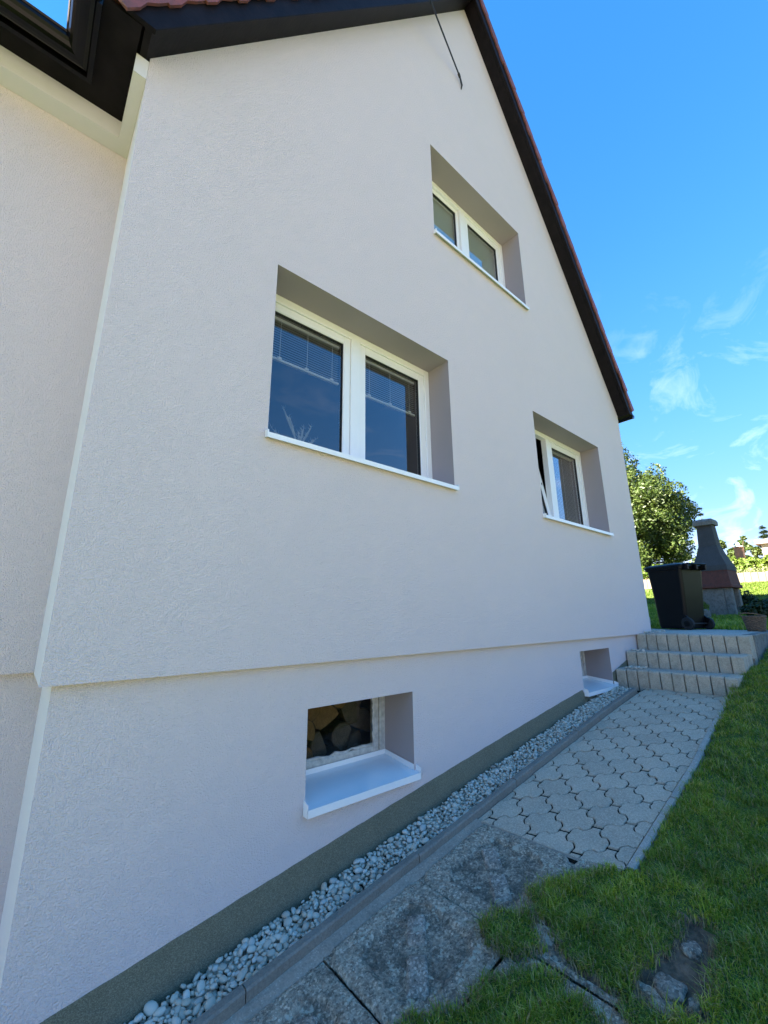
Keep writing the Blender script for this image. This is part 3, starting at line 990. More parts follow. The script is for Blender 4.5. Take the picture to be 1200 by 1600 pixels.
def blind(parent, x0, x1, ztop, zbot, y, tilt, pitch=.021, cords=3, railz=None):
    boxobj('blind_headrail', (x0, x1, y - .012, y + .016, ztop - .026, ztop), 'blind_white', parent, .002)
    bm = bmesh.new()
    z = ztop - .036
    while z > zbot + .02:
        dy, dz = .0115 * math.cos(tilt), .0115 * math.sin(tilt)
        vs = [bm.verts.new(p) for p in ((x0 + .004, y - dy, z - dz), (x1 - .004, y - dy, z - dz), (x1 - .004, y, z + .0012), (x0 + .004, y, z + .0012))]
        vt = [bm.verts.new(p) for p in ((x0 + .004, y + dy, z + dz), (x1 - .004, y + dy, z + dz))]
        bm.faces.new(vs); bm.faces.new((vs[3], vs[2], vt[1], vt[0]))
        z -= pitch
    me = bpy.data.meshes.new('blind_slats'); bm.to_mesh(me); bm.free()
    link('blind_slats', me, parent, 'blind_slat')
    boxobj('blind_bottom_rail', (x0, x1, y - .013, y + .013, zbot - .012, zbot + .008), 'blind_white', parent, .003)
    for i in range(cords):
        bm = bmesh.new()
        x = x0 + (x1 - x0) * (0.12 + 0.76 * i / max(1, cords - 1))
        tube(bm, [(x, y - .015, ztop - .02), (x, y - .015, zbot)], .0022, 5)
        from_bm('blind_cord', bm, 'blind_white', parent)
        boxobj('cord_clip', (x - .018, x + .018, y - .019, y - .004, zbot - .004, zbot + .020), 'blind_white', parent, .003)

def pvc_window(key, mull, wm, label):
    x0, x1, z0, z1 = WINS[key]
    w = link('window', bpy.data.meshes.new('window'), HOUSE)
    bm = bmesh.new()
    ring_frame(bm, x0 - .01, x1 + .01, z0 - .01, z1 + .01, .068, YF, YF + .075, .004, .07, .07)
    box(bm, mull - wm / 2, mull + wm / 2, YF + .0006, YF + .0744, z0 + .05, z1 - .05, .004)
    bmesh.ops.recalc_face_normals(bm, faces=bm.faces[:])
    bm.to_mesh(w.data); bm.free()
    w.data.materials.append(M['white_pvc'])
    w['label'] = label
    sill(w, x0, x1, z0 + .014, 0.0, YF + .01, .036)
    room(x0, x1, z0, z1, YF + .09, 3.2)
    return w, x0 + .056, mull - wm / 2 + .002, mull + wm / 2 - .002, x1 - .056, z0 + .058, z1 - .058

# main window: raised blinds in both sashes
w, a, b, c, d, e, f = pvc_window('main', 1.892, .098, 'large double window with half raised blinds')
sash(w, a, b, e, f, YF + .014)
sash(w, c, d, e, f, YF + .014)
blind(w, a + .075, b - .075, f - .07, 3.60, YF + .085, 0.12)
blind(w, c + .075, d - .075, f - .07, 3.60, YF + .085, 0.12)
boxobj('handle', (b - .055, b - .035, YF + .074, YF + .10, 3.25, 3.38), 'white_pvc', w, .004)
# upper window: left light fixed, roller blinds down
w, a, b, c, d, e, f = pvc_window('upper', 3.545, .10, 'small attic window with drawn pale green blinds')
sash(w, a, b, e, f, YF + .030, .045)
sash(w, c, d, e, f, YF + .014)
boxobj('roller_blind', (a + .002, b - .002, YF + .098, YF + .101, e - .04, f + .04), 'roller_blind', w)
boxobj('roller_blind', (c + .002, d - .002, YF + .080, YF + .083, e - .04, f + .04), 'roller_blind', w)
# right window: left sash tilted inwards, venetian blind down on the right
w, a, b, c, d, e, f = pvc_window('right', 5.108, .10, 'double window whose left sash is tilted open')
sash(w, a, b, e, f, YF + .014, .07, 0.16)
sash(w, c, d, e, f, YF + .014)
blind(w, c + .075, d - .075, f - .07, e + .08, YF + .085, 0.85, .019, 3)
boxobj('handle', (b - .05, b - .03, YF + .10, YF + .15, 3.27, 3.40), 'gasket', w, .004)

# basement windows: old wooden frames, white sheet sills
def old_window(key, label):
    x0, x1, z0, z1 = BWINS[key]
    yf = 0.355
    w = link('basement_window', bpy.data.meshes.new('basement_window'), HOUSE)
    bm = bmesh.new()
    ring_frame(bm, x0 - .02, x1 + .004, z0 + .045, z1 + .02, .055, yf, yf + .06, .003)
    bmesh.ops.recalc_face_normals(bm, faces=bm.faces[:])
    bm.to_mesh(w.data); bm.free(); w.data.materials.append(M['old_wood'])
    w['label'] = label
    bm = bmesh.new()
    ring_frame(bm, x0 + .038, x1 - .055, z0 + .095, z1 - .02, .052, yf + .006, yf + .05, .006, .042)
    from_bm('sash', bm, 'old_wood', w)
    # lumpy putty along the bottom and right of the glass
    bm = bmesh.new()
    px_ = [x0 + .09 + (x1 - x0 - .20) * i / 14 for i in range(15)]
    rr = random.Random(3)
    tube(bm, [(x, yf + .018, z0 + .139 + rr.uniform(-.004, .012)) for x in px_], [rr.uniform(.006, .014) for _ in px_], 6)
    tube(bm, [(x1 - .108 + rr.uniform(-.003, .005), yf + .018, z0 + .15 + (z1 - z0 - .2) * i / 9) for i in range(10)], [rr.uniform(.004, .009) for _ in range(10)], 6)
    from_bm('putty', bm, 'old_wood', w, True)
    quads_obj('pane', [((x0 + .08, yf + .024, z0 + .13), (x1 - .10, yf + .024, z0 + .13), (x1 - .10, yf + .024, z1 + .0), (x0 + .08, yf + .024, z1 + .0))], 'old_glass', w)
    # tray sill sloping to the front with upturned back and sides
    bm = bmesh.new()
    yb_, yf_ = yf - .004, DP - .052
    zb_, zf_ = z0 + .068, z0 + .018
    T = .003
    A = [(x0 + .002, yb_, zb_), (x1 - .002, yb_, zb_), (x1 + .012, DP - .004, zf_ + .006), (x1 + .012, yf_, zf_), (x0 - .012, yf_, zf_), (x0 - .012, DP - .004, zf_ + .006)]
    extrude_poly(bm, A, [(x, y, z - T) for x, y, z in A])
    box(bm, x0 - .012, x1 + .012, yf_ - .002, yf_ + .001, zf_ - .036, zf_ + .004, 0)
    box(bm, x0 + .002, x1 - .002, yb_ - .001, yb_ + .003, zb_ - .002, zb_ + .030, 0)
    for s, xe in ((1, x0), (-1, x1)):
        xi = xe + s * .003
        xo = xe - s * .013
        extrude_poly(bm, [(xi, yb_, zb_ - .002), (xi, yb_, zb_ + .03), (xi, DP + .001, zf_ + .045), (xi, DP + .001, zf_ + .004)],
                     [(xi + s * .003, yb_, zb_ - .002), (xi + s * .003, yb_, zb_ + .03), (xi + s * .003, DP + .001, zf_ + .045), (xi + s * .003, DP + .001, zf_ + .004)])
        extrude_poly(bm, [(xo, DP - .0055, zf_ - .036), (xo, DP - .0055, zf_ + .045), (xo, yf_ - .002, zf_ + .03), (xo, yf_ - .002, zf_ - .036)],
                     [(xo + s * .003, DP - .0055, zf_ - .036), (xo + s * .003, DP - .0055, zf_ + .045), (xo + s * .003, yf_ - .002, zf_ + .03), (xo + s * .003, yf_ - .002, zf_ - .036)])
    from_bm('sill', bm, 'sill_white', w)
    room(x0, x1, z0 + .05, z1, yf + .08, 2.0)
    return w
old_window('low', 'old wooden basement window with firewood behind the glass')
old_window('far', 'small basement window close to the steps')

# ------------------------------------------------------------------ firewood behind the near basement window
def log(x, z, r, y, half=0.0, ang=0.0, mat_end='log_end', label=None, quarter=False):
    o = link('firewood_log', bpy.data.meshes.new('firewood_log'))
    bm = bmesh.new()
    n = 14
    pts = []
    for k in range(n):
        a = 2 * math.pi * k / n
        rr = r * (1 + .12 * math.sin(2 * a + x * 9) + .06 * math.sin(3 * a + z * 31) + rnd.uniform(-.04, .04))
        px_, pz_ = rr * math.cos(a), rr * math.sin(a)
        if quarter and pz_ < -r * .25: pz_ = -r * .25 + .1 * pz_
        pts.append((px_ * math.cos(ang) - pz_ * math.sin(ang), px_ * math.sin(ang) + pz_ * math.cos(ang)))
    loft(bm, [[(p[0], 0.0, p[1]) for p in pts], [(p[0] * 1.02, .004, p[1] * 1.02) for p in pts], [(p[0] * 1.02, .33, p[1] * 1.02) for p in pts]])
    bmesh.ops.recalc_face_normals(bm, faces=bm.faces[:])
    bm.to_mesh(o.data); bm.free()
    o.data.materials.append(M['log_bark'])
    o.location = (x, y, z)
    o.rotation_euler = (rnd.uniform(-.1, .1), 0, rnd.uniform(-.15, .15))
    e = link('cut_end', bpy.data.meshes.new('cut_end'), o)
    bm = bmesh.new()
    bm.faces.new([bm.verts.new((p[0] * .95, -.0025, p[1] * .95)) for p in pts])
    bm.to_mesh(e.data); bm.free()
    e.data.materials.append(M[mat_end])
    tag(o, label, 'log', 'firewood behind the basement window')
LG = [(1.66, 1.10, .10, .50, 'log_end', True, 2.6, 'pale split log at the top left of the basement window'),
      (1.93, 1.16, .095, .50, 'log_end', False, 0, 'round log with pale cut end, topmost behind the basement glass'),
      (1.83, .99, .095, .50, 'log_end', True, .5, 'split log with wide tan cut face in the middle of the woodpile'),
      (1.64, .93, .075, .47, 'log_end', True, -.5, 'brown split log at the left edge of the basement window'),
      (2.03, 1.00, .09, .53, 'log_end_grey', True, -1.2, 'greyish log right of the middle of the woodpile'),
      (2.16, 1.10, .10, .54, 'log_end_grey', True, .9, 'dark log end at the upper right of the basement glass'),
      (1.98, .84, .085, .50, 'log_end_grey', True, 1.0, 'pale grey wedge of firewood low in the woodpile'),
      (1.78, .82, .085, .50, 'log_end_grey', True, 2.0, 'small dark log near the bottom of the woodpile'),
      (1.62, .78, .065, .47, 'log_end', False, 0, 'lowest log at the left of the woodpile'),
      (2.17, .90, .10, .54, 'log_end_grey', True, -.4, 'shadowed log at the right end of the woodpile'),
      (1.78, 1.20, .07, .55, 'log_end', True, 2.2, 'split log partly hidden under the lintel'),
      (2.12, .76, .07, .55, 'log_end_grey', True, .2, 'low split log at the lower right of the woodpile')]
for (x, z, r, y, me_, q, an, lb) in LG:
    log(x, z, r * 1.16, y, 0, an, me_, lb, q)

# dried plumes standing inside the main window
pl = empty('dried_plumes', (1.50, .47, 2.86))
tag(pl, 'white dried grass plumes behind the left pane of the large window', 'dried flowers')
bm = bmesh.new(); box(bm, -.05, .05, -.05, .05, -.05, .06, .015)
from_bm('vase', bm, 'plume', pl)
for k, (dx, hh) in enumerate(((-.17, .40), (-.10, .34), (.0, .22), (.05, .30), (.13, .33), (.19, .24), (-.22, .22))):
    bm = bmesh.new()
    pts = [(dx * t ** 1.4, .01 * k, .05 + hh * t) for t in (0, .25, .5, .75, 1)]
    tube(bm, pts, [.002, .002, .006, .010, .001], 5)
    r2 = random.Random(k)
    for _ in range(26):
        t = r2.uniform(.45, 1)
        x = dx * t ** 1.4; z = .05 + hh * t
        vs = [bm.verts.new(p) for p in ((x, .01 * k, z), (x + r2.uniform(-.035, .035), .01 * k + r2.uniform(-.01, .01), z + r2.uniform(.01, .05)), (x + .004, .01 * k, z + .006))]
        bm.faces.new(vs)
    from_bm('plume', bm, 'plume', pl)

# ------------------------------------------------------------------ overhead cable fixed to the gable
A0 = Vector((3.345, -0.012, 8.27))
A1 = Vector((3.29, -0.03, 8.40))
D = Vector((2.50, -0.26, 8.41)) - A1
wire = empty('overhead_cable', A0)
tag(wire, 'thin black cable running from a wall hook below the gable peak', 'cable')
bm = bmesh.new()
Lw = D.length
tube(bm, [A1 - A0 + D * (k * .5) + Vector((0, 0, .0006 * (k * .5 * Lw) ** 2)) for k in range(0, 40)], .009, 6)
from_bm('wire', bm, 'cable', wire)
bm = bmesh.new()
tube(bm, [Vector((0, .02, -.01)), Vector((-.012, -.012, .03)), Vector((-.045, -.018, .10)), A1 - A0], [.006, .012, .011, .012], 7)
tube(bm, [A1 - A0 - Vector((0, 0, .01)), A1 - A0 + D * .05], .015, 8)
from_bm('hook', bm, 'cable', wire)

# ------------------------------------------------------------------ pebble strip
PEB = bpy.data.objects.new('pebble_strip', None); COL.objects.link(PEB)
PEB['kind'] = 'structure'
YP0, YP1 = -0.226, DP - .006
bed_x = np.arange(-1.0, 5.75, .1)
bv = []; bf = []
for i, x in enumerate(bed_x):
    z = pz(x) - .035
    bv += [(x, YP0, z), (x, YP1 + .01, z)]
    if i: bf.append((2 * i - 2, 2 * i, 2 * i + 1, 2 * i - 1))
fast_mesh('gravel_bed', bv, bf, 'joint', PEB)
def ico(seed):
    bm = bmesh.new()
    bmesh.ops.create_icosphere(bm, subdivisions=2 if seed < 6 else 1, radius=1.0)
    for v in bm.verts:
        p = v.co * 1.1 + Vector((seed * 3.1, 0, 0))
        v.co *= 1 + .22 * mnoise.noise(p)
    me = bpy.data.meshes.new('pebble'); bm.to_mesh(me); bm.free()
    me.polygons.foreach_set('use_smooth', [True] * len(me.polygons))
    me.materials.append(M['pebble'])
    return me
ICO = [ico(s) for s in range(6)]
ICOL = [ico(s) for s in range(6, 12)]
pr = random.Random(21)
stones = []
cell = {}
def try_place(x, y, r, layer):
    kx, ky = int(x / .06), int(y / .06)
    for a in (-1, 0, 1):
        for b in (-1, 0, 1):
            for (x2, y2, r2, l2) in cell.get((kx + a, ky + b), ()):
                if l2 == layer and (x - x2) ** 2 + (y - y2) ** 2 < (0.70 * (r + r2)) ** 2: return False
    cell.setdefault((kx, ky), []).append((x, y, r, layer))
    return True
for layer, tries in ((0, 34000), (1, 14000)):
    for t in range(tries):
        x = pr.uniform(.1, 5.6); y = pr.uniform(YP0 + .012, YP1 - .014)
        r = (0.0105 + 0.0105 * pr.random() ** 1.5) * (1.12 if t < tries / 5 else .85)
        if layer == 1 and pr.random() < .45: continue
        if try_place(x, y, r, layer):
            z = pz(x) - .028 + .008 * layer + (.016 if layer else 0) + pr.uniform(-.004, .006) + .012 * (y - YP0) / .27
            stones.append((x, y, z, r))
# a few pebbles strewn on the step treads
extra = []
for (xa, xb, ya, yb_, zz, n) in ((5.78, 5.95, -.24, -.05, 1.062, 26), (6.16, 6.35, -.14, .02, 1.24, 12), (6.62, 7.3, -.12, .03, 1.452, 34), (7.1, 7.9, .05, .5, 1.452, 20)):
    for _ in range(n):
        r = pr.uniform(.012, .02)
        extra.append((pr.uniform(xa, xb), pr.uniform(ya, yb_), zz + r * .5, r))
def dist(s): return (s[0] ** 2 + (s[1] + 2.3) ** 2 + (s[2] - 1.7) ** 2)
vis = [s for s in stones if s[0] > .55]
vis.sort(key=lambda s: s[3] ** 2 / dist(s) * -1)
near_s = vis[:300]
nid = set(id(s) for s in near_s)
rest = [s for s in stones if id(s) not in nid] + extra
def stone_mtx(s):
    e = Matrix.Rotation(pr.uniform(0, 6.28), 4, 'Z') @ Matrix.Rotation(pr.gauss(0, .35), 4, 'X') @ Matrix.Rotation(pr.gauss(0, .35), 4, 'Y')
    r = s[3]
    return Matrix.Translation(s[:3]) @ e @ Matrix.Diagonal((r * pr.uniform(1.0, 1.5), r * pr.uniform(.8, 1.05), r * pr.uniform(.55, .8), 1))
for s in near_s:
    o = link('pebble', pr.choice(ICO), PEB)
    o.matrix_world = stone_mtx(s)
base = []
for me in ICOL:
    co = np.empty(len(me.vertices) * 3); me.vertices.foreach_get('co', co)
    base.append((co.reshape(-1, 3), np.array([tuple(p.vertices) for p in me.polygons])))
vs, fs, off = [], [], 0
for s in rest:
    co, f = pr.choice(base)
    m = np.array(stone_mtx(s))
    vs.append(co @ m[:3, :3].T + m[:3, 3]); fs.append(f + off); off += len(co)
o = fast_mesh('pebbles', np.concatenate(vs), np.concatenate(fs), 'pebbles', PEB, True)
o['kind'] = 'stuff'

# ------------------------------------------------------------------ kerb between pebbles and path
KERB = bpy.data.objects.new('kerb', None); COL.objects.link(KERB); KERB['kind'] = 'structure'
joints = [-1.07, -.06, .955, 1.97, 2.98, 3.99, 5.0, 5.45]
for a, b in zip(joints[:-1], joints[1:]):
    bm = bmesh.new()
    j = rnd.uniform(-.004, .004); dz = rnd.uniform(-.004, .004)
    y0, y1 = -.278 + j, -.228 + j
    rings = []
    for x in np.linspace(a + .003, b - .003, 5):
        z = pz(x) + .05 + dz
        rings.append([(x, y0, z - .25), (x, y0, z - .008), (x, y0 + .008, z), (x, y1 - .008, z), (x, y1, z - .008), (x, y1, z - .25)])
    loft(bm, rings)
    from_bm('kerb_stone', bm, 'kerb', KERB)

# ------------------------------------------------------------------ paved path of interlocking pavers
PATH = bpy.data.objects.new('paved_path', None); COL.objects.link(PATH); PATH['kind'] = 'structure'
def edge_y(x): return float(np.interp(x, [2.5, 3.9, 5.72], [-1.155, -1.135, -1.045]))
clip = [(2.500, -.285), (5.714, -.285), (5.714, -1.05), (3.9, -1.13), (2.585, -1.15), (2.53, -.95)]
AV, BV = Vector((.1385, -.1385)), Vector((.1385, .1385))
C0 = Vector((2.708, -.911))
def paver_outline(g=.0035):
    e = .031
    V2, V3, V4 = Vector((.1385, -e)), Vector((0, -(.1385 - e))), Vector((-.1385, -e))
    def scurve(p, q, flip):
        d = q - p; L = d.length; d.normalize(); n = Vector((-d.y, d.x))
        out = []
        prof = [(0.0, 0), (.06, -.009), (.15, -.0175), (.25, -.0205), (.36, -.0185), (.475, -.0135), (.525, .0135), (.64, .0185), (.75, .0205), (.85, .0175), (.94, .009), (1.0, 0)]
        for t, h in prof:
            hh = h if not flip else h
            out.append(p + d * (t * L) + n * hh)
        return out
    s2 = scurve(V2, V3, False)                # inward first, then outward
    s3 = [Vector((-p.x, p.y)) for p in scurve(V2, V3, False)][::-1]
    half = s2[:-1] + s3[:-1]
    full = half + [-p for p in half]
    return full
OUT = paver_outline()
def inset(poly, g):
    n = len(poly); res = []
    for i in range(n):
        a, b, c = poly[i - 1], poly[i], poly[(i + 1) % n]
        d1 = (b - a).normalized(); d2 = (c - b).normalized()
        n1 = Vector((-d1.y, d1.x)); n2 = Vector((-d2.y, d2.x))
        m = (n1 + n2)
        if m.length < 1e-6: m = n1
        m.normalize()
        res.append(b + m * g / max(.5, m.dot(n1)))
    return res
def area(p): return .5 * sum(p[i].x * p[(i + 1) % len(p)].y - p[(i + 1) % len(p)].x * p[i].y for i in range(len(p)))
if area(OUT) < 0: OUT = OUT[::-1]
TOP_ = inset(OUT, .0078)
MIDO = inset(OUT, .0044)
def clip_poly(poly, cl):
    out = list(poly)
    if area([Vector(c) for c in cl]) < 0: cl = cl[::-1]
    for i in range(len(cl)):
        a = Vector(cl[i]); b = Vector(cl[(i + 1) % len(cl)])
        d = b - a
        inside = lambda p: d.x * (p.y - a.y) - d.y * (p.x - a.x) >= 0
        res = []
        for k in range(len(out)):
            p, q = out[k], out[(k + 1) % len(out)]
            ip, iq = inside(p), inside(q)
            if ip: res.append(p)
            if ip != iq:
                den = d.x * (q.y - p.y) - d.y * (q.x - p.x)
                t = -(d.x * (p.y - a.y) - d.y * (p.x - a.x)) / den
                res.append(p + (q - p) * t)
        out = res
        if len(out) < 3: return []
    return out
def place_solid(bm, ring_top, ring_mid, dz, rot, base_h=.06):
    pass
cl_in = [(2.503, -.287), (5.71, -.287), (5.71, -1.052), (3.9, -1.132), (2.588, -1.150), (2.535, -.95)]
full_me = None
for i in range(-4, 26):
    for j in range(-14, 20):
        c = C0 + AV * i + BV * j
        if not (2.3 < c.x < 5.95 and -1.4 < c.y < -.1): continue
        tp = [c + p for p in TOP_]; md = [c + p for p in MIDO]
        tc_ = clip_poly(tp, cl_in); mc = clip_poly(md, cl_in)
        if len(tc_) < 3 or abs(area(tc_)) < .00006: continue
        tx, ty = rnd.gauss(0, .006), rnd.gauss(0, .006)
        dz = rnd.gauss(0, .0012)
        zt = lambda p, o=0.0: pz(p.x) + dz + tx * (p.x - c.x) + ty * (p.y - c.y) - o
        bm = bmesh.new()
        same = len(tc_) == len(mc) == len(OUT)
        if not same:      # cut paver: straight sides
            t2 = mc; 
            a = [bm.verts.new((p.x, p.y, zt(p))) for p in t2]
            b = [bm.verts.new((p.x, p.y, zt(p, .06))) for p in t2]
            bm.faces.new(a)
            for k in range(len(a)): bm.faces.new((a[k], b[k], b[(k + 1) % len(a)], a[(k + 1) % len(a)]))
        else:
            a = [bm.verts.new((p.x, p.y, zt(p))) for p in tc_]
            m_ = [bm.verts.new((p.x, p.y, zt(p, .0045))) for p in mc]
            b = [bm.verts.new((p.x, p.y, zt(p, .06))) for p in mc]
            bm.faces.new(a)
            for k in range(len(a)):
                k2 = (k + 1) % len(a)
                bm.faces.new((a[k], m_[k], m_[k2], a[k2])); bm.faces.new((m_[k], b[k], b[k2], m_[k2]))
        bmesh.ops.triangulate(bm, faces=[f for f in bm.faces if len(f.verts) > 4])
        from_bm('paver', bm, 'paver', PATH)
bm = bmesh.new()
xs = list(np.linspace(2.49, 5.73, 20))
for a, b in zip(xs[:-1], xs[1:]):
    bm.faces.new([bm.verts.new(p) for p in ((a, -.27, pz(a) - .008), (a, edge_y(a) - .01, pz(a) - .008), (b, edge_y(b) - .01, pz(b) - .008), (b, -.27, pz(b) - .008))])
from_bm('joint_bed', bm, 'joint', PATH)
# thin concrete edging against the lawn
EDG = bpy.data.objects.new('path_edging', None); COL.objects.link(EDG); EDG['kind'] = 'structure'
ex = [2.60, 3.38, 4.16, 4.94, 5.70]
for a, b in zip(ex[:-1], ex[1:]):
    bm = bmesh.new(); rings = []
    dz = rnd.uniform(-.004, .006); dy = rnd.uniform(-.004, .004)
    for x in np.linspace(a + .003, b - .003, 6):
        y = edge_y(x) + dy; z = pz(x) + .012 + dz
        rings.append([(x, y - .045, z - .2), (x, y - .045, z - .008), (x, y - .038, z), (x, y - .008, z), (x, y, z - .008), (x, y, z - .2)])
    loft(bm, rings); from_bm('edging_stone', bm, 'landing', EDG)

# ------------------------------------------------------------------ old relief slabs near the camera
SLAB = bpy.data.objects.new('slab_path', None); COL.objects.link(SLAB); SLAB['kind'] = 'structure'
def rounded_rect(x0, x1, y0, y1, r, n=4):
    out = []
    for cx_, cy_, a0 in ((x1 - r, y1 - r, 0), (x0 + r, y1 - r, 90), (x0 + r, y0 + r, 180), (x1 - r, y0 + r, 270)):
        for k in range(n + 1):
            a = R(a0 + 90 * k / n)
            out.append(Vector((cx_ + r * math.cos(a), cy_ + r * math.sin(a))))
    return out
def relief_slab(x0, x1, y0, y1, seed, dz=0.0, bricks=True, skew=0.0):
    """height-field slab: raised border, sunken rounded field, two raised bricks set diagonally"""
    rr = random.Random(seed)
    n = 110
    xs = np.linspace(x0, x1, n); ys = np.linspace(y0, y1, n)
    Xg, Yg = np.meshgrid(xs, ys, indexing='ij')
    u = (Xg - x0) / (x1 - x0) * .6 - .3; v = (Yg - y0) / (y1 - y0) * .6 - .3
    Xg = Xg + skew * (u / .6 + .5) * (.5 - v / .6)
    sm = lambda d, w: 1 / (1 + np.exp(-np.clip(d / w, -30, 30)))
    # sunken field: octagon
    d_oct = np.maximum(np.maximum(np.abs(u), np.abs(v)) - .20, (np.abs(u) + np.abs(v)) * .7071 - .235)
    h = -.016 * sm(-d_oct, .004)
    c, s = math.cos(R(-45)), math.sin(R(-45))
    p = u * c - v * s; q = u * s + v * c
    def brick(pc, qc, hp, hq):
        d = np.maximum(np.abs(p - pc) - hp, np.abs(q - qc) - hq)
        return sm(-d, .0022)
    wear = np.clip(sm(d_oct - .012, .008) * .9 + 0.0, 0, 1)
    # outer edge worn down
    d_e = np.minimum(.3 - np.abs(u), .3 - np.abs(v))
    cr_ = np.minimum(d_e, .3 * 1.30 - (np.abs(u) + np.abs(v)) * .72)
    h -= .012 * sm(-(cr_ - .006), .003)
    nzz = np.array([[mnoise.fractal((x * 14, y * 14, seed), .7, 2.1, 5) for y in ys] for x in xs])
    nf = np.array([[mnoise.noise((x * 90, y * 90, seed)) for y in ys] for x in xs])
    h += .0042 * nzz + .0022 * nf
    tx, ty = rr.gauss(0, .008), rr.gauss(0, .008)
    Zg = np.interp(Xg, PX, PZ) + dz + h + tx * u + ty * v
    top = np.stack([Xg, Yg, Zg], -1).reshape(-1, 3)
    I_ = np.arange(n * n).reshape(n, n)
    f = np.stack([I_[:-1, :-1], I_[1:, :-1], I_[1:, 1:], I_[:-1, 1:]], -1).reshape(-1, 4)
    ring = np.concatenate([I_[:, 0], I_[-1, 1:], I_[-2::-1, -1], I_[0, -2:0:-1]])
    low = top[ring].copy(); low[:, 2] -= .07
    b = np.arange(len(ring)) + n * n
    k2 = np.roll(np.arange(len(ring)), -1)
    sf = np.stack([ring, b, b[k2], ring[k2]], -1)
    o = fast_mesh('slab', np.concatenate([top, low]), np.concatenate([f, sf[:, ::-1]]), 'slab', SLAB, True)
    if bricks:
        cxs, cys = (x0 + x1) / 2, (y0 + y1) / 2
        for dq, hl in ((.106, .080), (-.112, .088)):
            bx, by = cxs + .69 * dq, cys + .72 * dq
            zb = pz(bx) + dz + tx * .69 * dq + ty * .72 * dq
            bm = bmesh.new()
            bmesh.ops.create_grid(bm, x_segments=24, y_segments=12, size=1.0)
            for v in bm.verts:
                ex_, ey_ = 1 - abs(v.co.x), 1 - abs(v.co.y)
                ed = min(ex_ * hl, ey_ * .045)
                q = Vector((v.co.x * hl, v.co.y * .049, 0)); q.rotate(Matrix.Rotation(math.atan2(.72, .69), 3, 'Z'))
                nzb = .0016 * mnoise.noise((q.x * 60 + seed, q.y * 60, dq * 9)) + .0012 * mnoise.noise((q.x * 160 + seed, q.y * 160, dq * 9))
                v.co = Vector((bx + q.x, by + q.y, zb - .002 + nzb - (.022 if ed < 1e-6 else (.003 if ed < .008 else 0)) + .163 * q.x))
            from_bm('raised_brick', bm, 'slab_brick', o, True)
    at = o.data.attributes.new('wear', 'FLOAT', 'POINT')
    at.data.foreach_set('value', np.concatenate([wear.ravel(), np.full(len(ring), .3)]).astype(np.float32))
    return o
sx = [.075, .68, 1.287, 1.893, 2.497]
for k in range(4):
    relief_slab(sx[k] + .002, sx[k + 1] - .003, -.935, -.335, 11 + k, .0, True, .035 if k == 3 else 0.0)
    relief_slab(sx[k] + .002, sx[k + 1] - .003 if k < 3 else 2.05, -1.545, -.945, 31 + k, -.004, k < 3)
relief_slab(2.055, 2.562, -1.16, -.938, 51, -.004, False)
# cement strip between kerb and slabs
bm = bmesh.new()
xs = list(np.linspace(.0, 2.498, 60)); ys = [-.274, -.30, -.32, -.345]
g = [[bm.verts.new((x, y, pz(x) + .006 - .016 * (j / 3.0) + .004 * mnoise.noise((x * 11, y * 25, 2)))) for j, y in enumerate(ys)] for x in xs]
for i in range(len(xs) - 1):
    for j in range(3): bm.faces.new((g[i][j], g[i][j + 1], g[i + 1][j + 1], g[i + 1][j]))
from_bm('mortar_strip', bm, 'mortar', SLAB, True)
# sandy mortar in the joint between the slabs and the pavers
bm = bmesh.new()
bm.faces.new([bm.verts.new((x, y, pz(x) - .0045)) for x, y in ((2.490, -.287), (2.512, -.287), (2.548, -.95), (2.605, -1.14), (2.535, -1.14), (2.515, -.93))])
from_bm('mortar_joint', bm, 'mortar', SLAB)
# bare stones and the old edging strip that come through the turf
def stone(name, poly, h, label, cat, mat='rock', seed=0, dz=0.0):
    cxp = sum(p[0] for p in poly) / len(poly); cyp = sum(p[1] for p in poly) / len(poly)
    z0 = pz(cxp) + dz
    bm = bmesh.new()
    bmesh.ops.create_icosphere(bm, subdivisions=4, radius=1.0)
    wx = (max(p[0] for p in poly) - min(p[0] for p in poly)) / 2; wy = (max(p[1] for p in poly) - min(p[1] for p in poly)) / 2
    for v in bm.verts:
        d = v.co.copy()
        k = 1 + .30 * mnoise.noise(d * 1.3 + Vector((seed * 5.3, 1, 0))) + .14 * mnoise.noise(d * 3.7 + Vector((0, seed * 3.1, 0))) + .05 * mnoise.noise(d * 11)
        zz = max(-.6, min(.55, d.z)) + .15 * d.z
        v.co = Vector((cxp + d.x * wx * k * .95, cyp + d.y * wy * k * .9, z0 + zz * h * .8 * k - h * .22))
    o = from_bm(name, bm, mat, None, True)
    return tag(o, label, cat)
stone('field_stone', [(2.335, -1.470), (2.345, -1.520), (2.292, -1.545), (2.25, -1.535), (2.275, -1.488)], .03, 'small pale stone in the bare patch, farther of the lawn stones', 'stone', seed=1)
stone('field_stone', [(2.06, -1.44), (2.13, -1.466), (2.142, -1.52), (2.08, -1.55), (2.02, -1.515), (2.03, -1.47)], .04, 'largest pale stone lying in the bare soil of the lawn', 'stone', seed=2)
stone('field_stone', [(2.072, -1.558), (2.115, -1.568), (2.072, -1.60), (2.026, -1.57)], .022, 'small stone right beside the largest lawn stone', 'stone', seed=3)

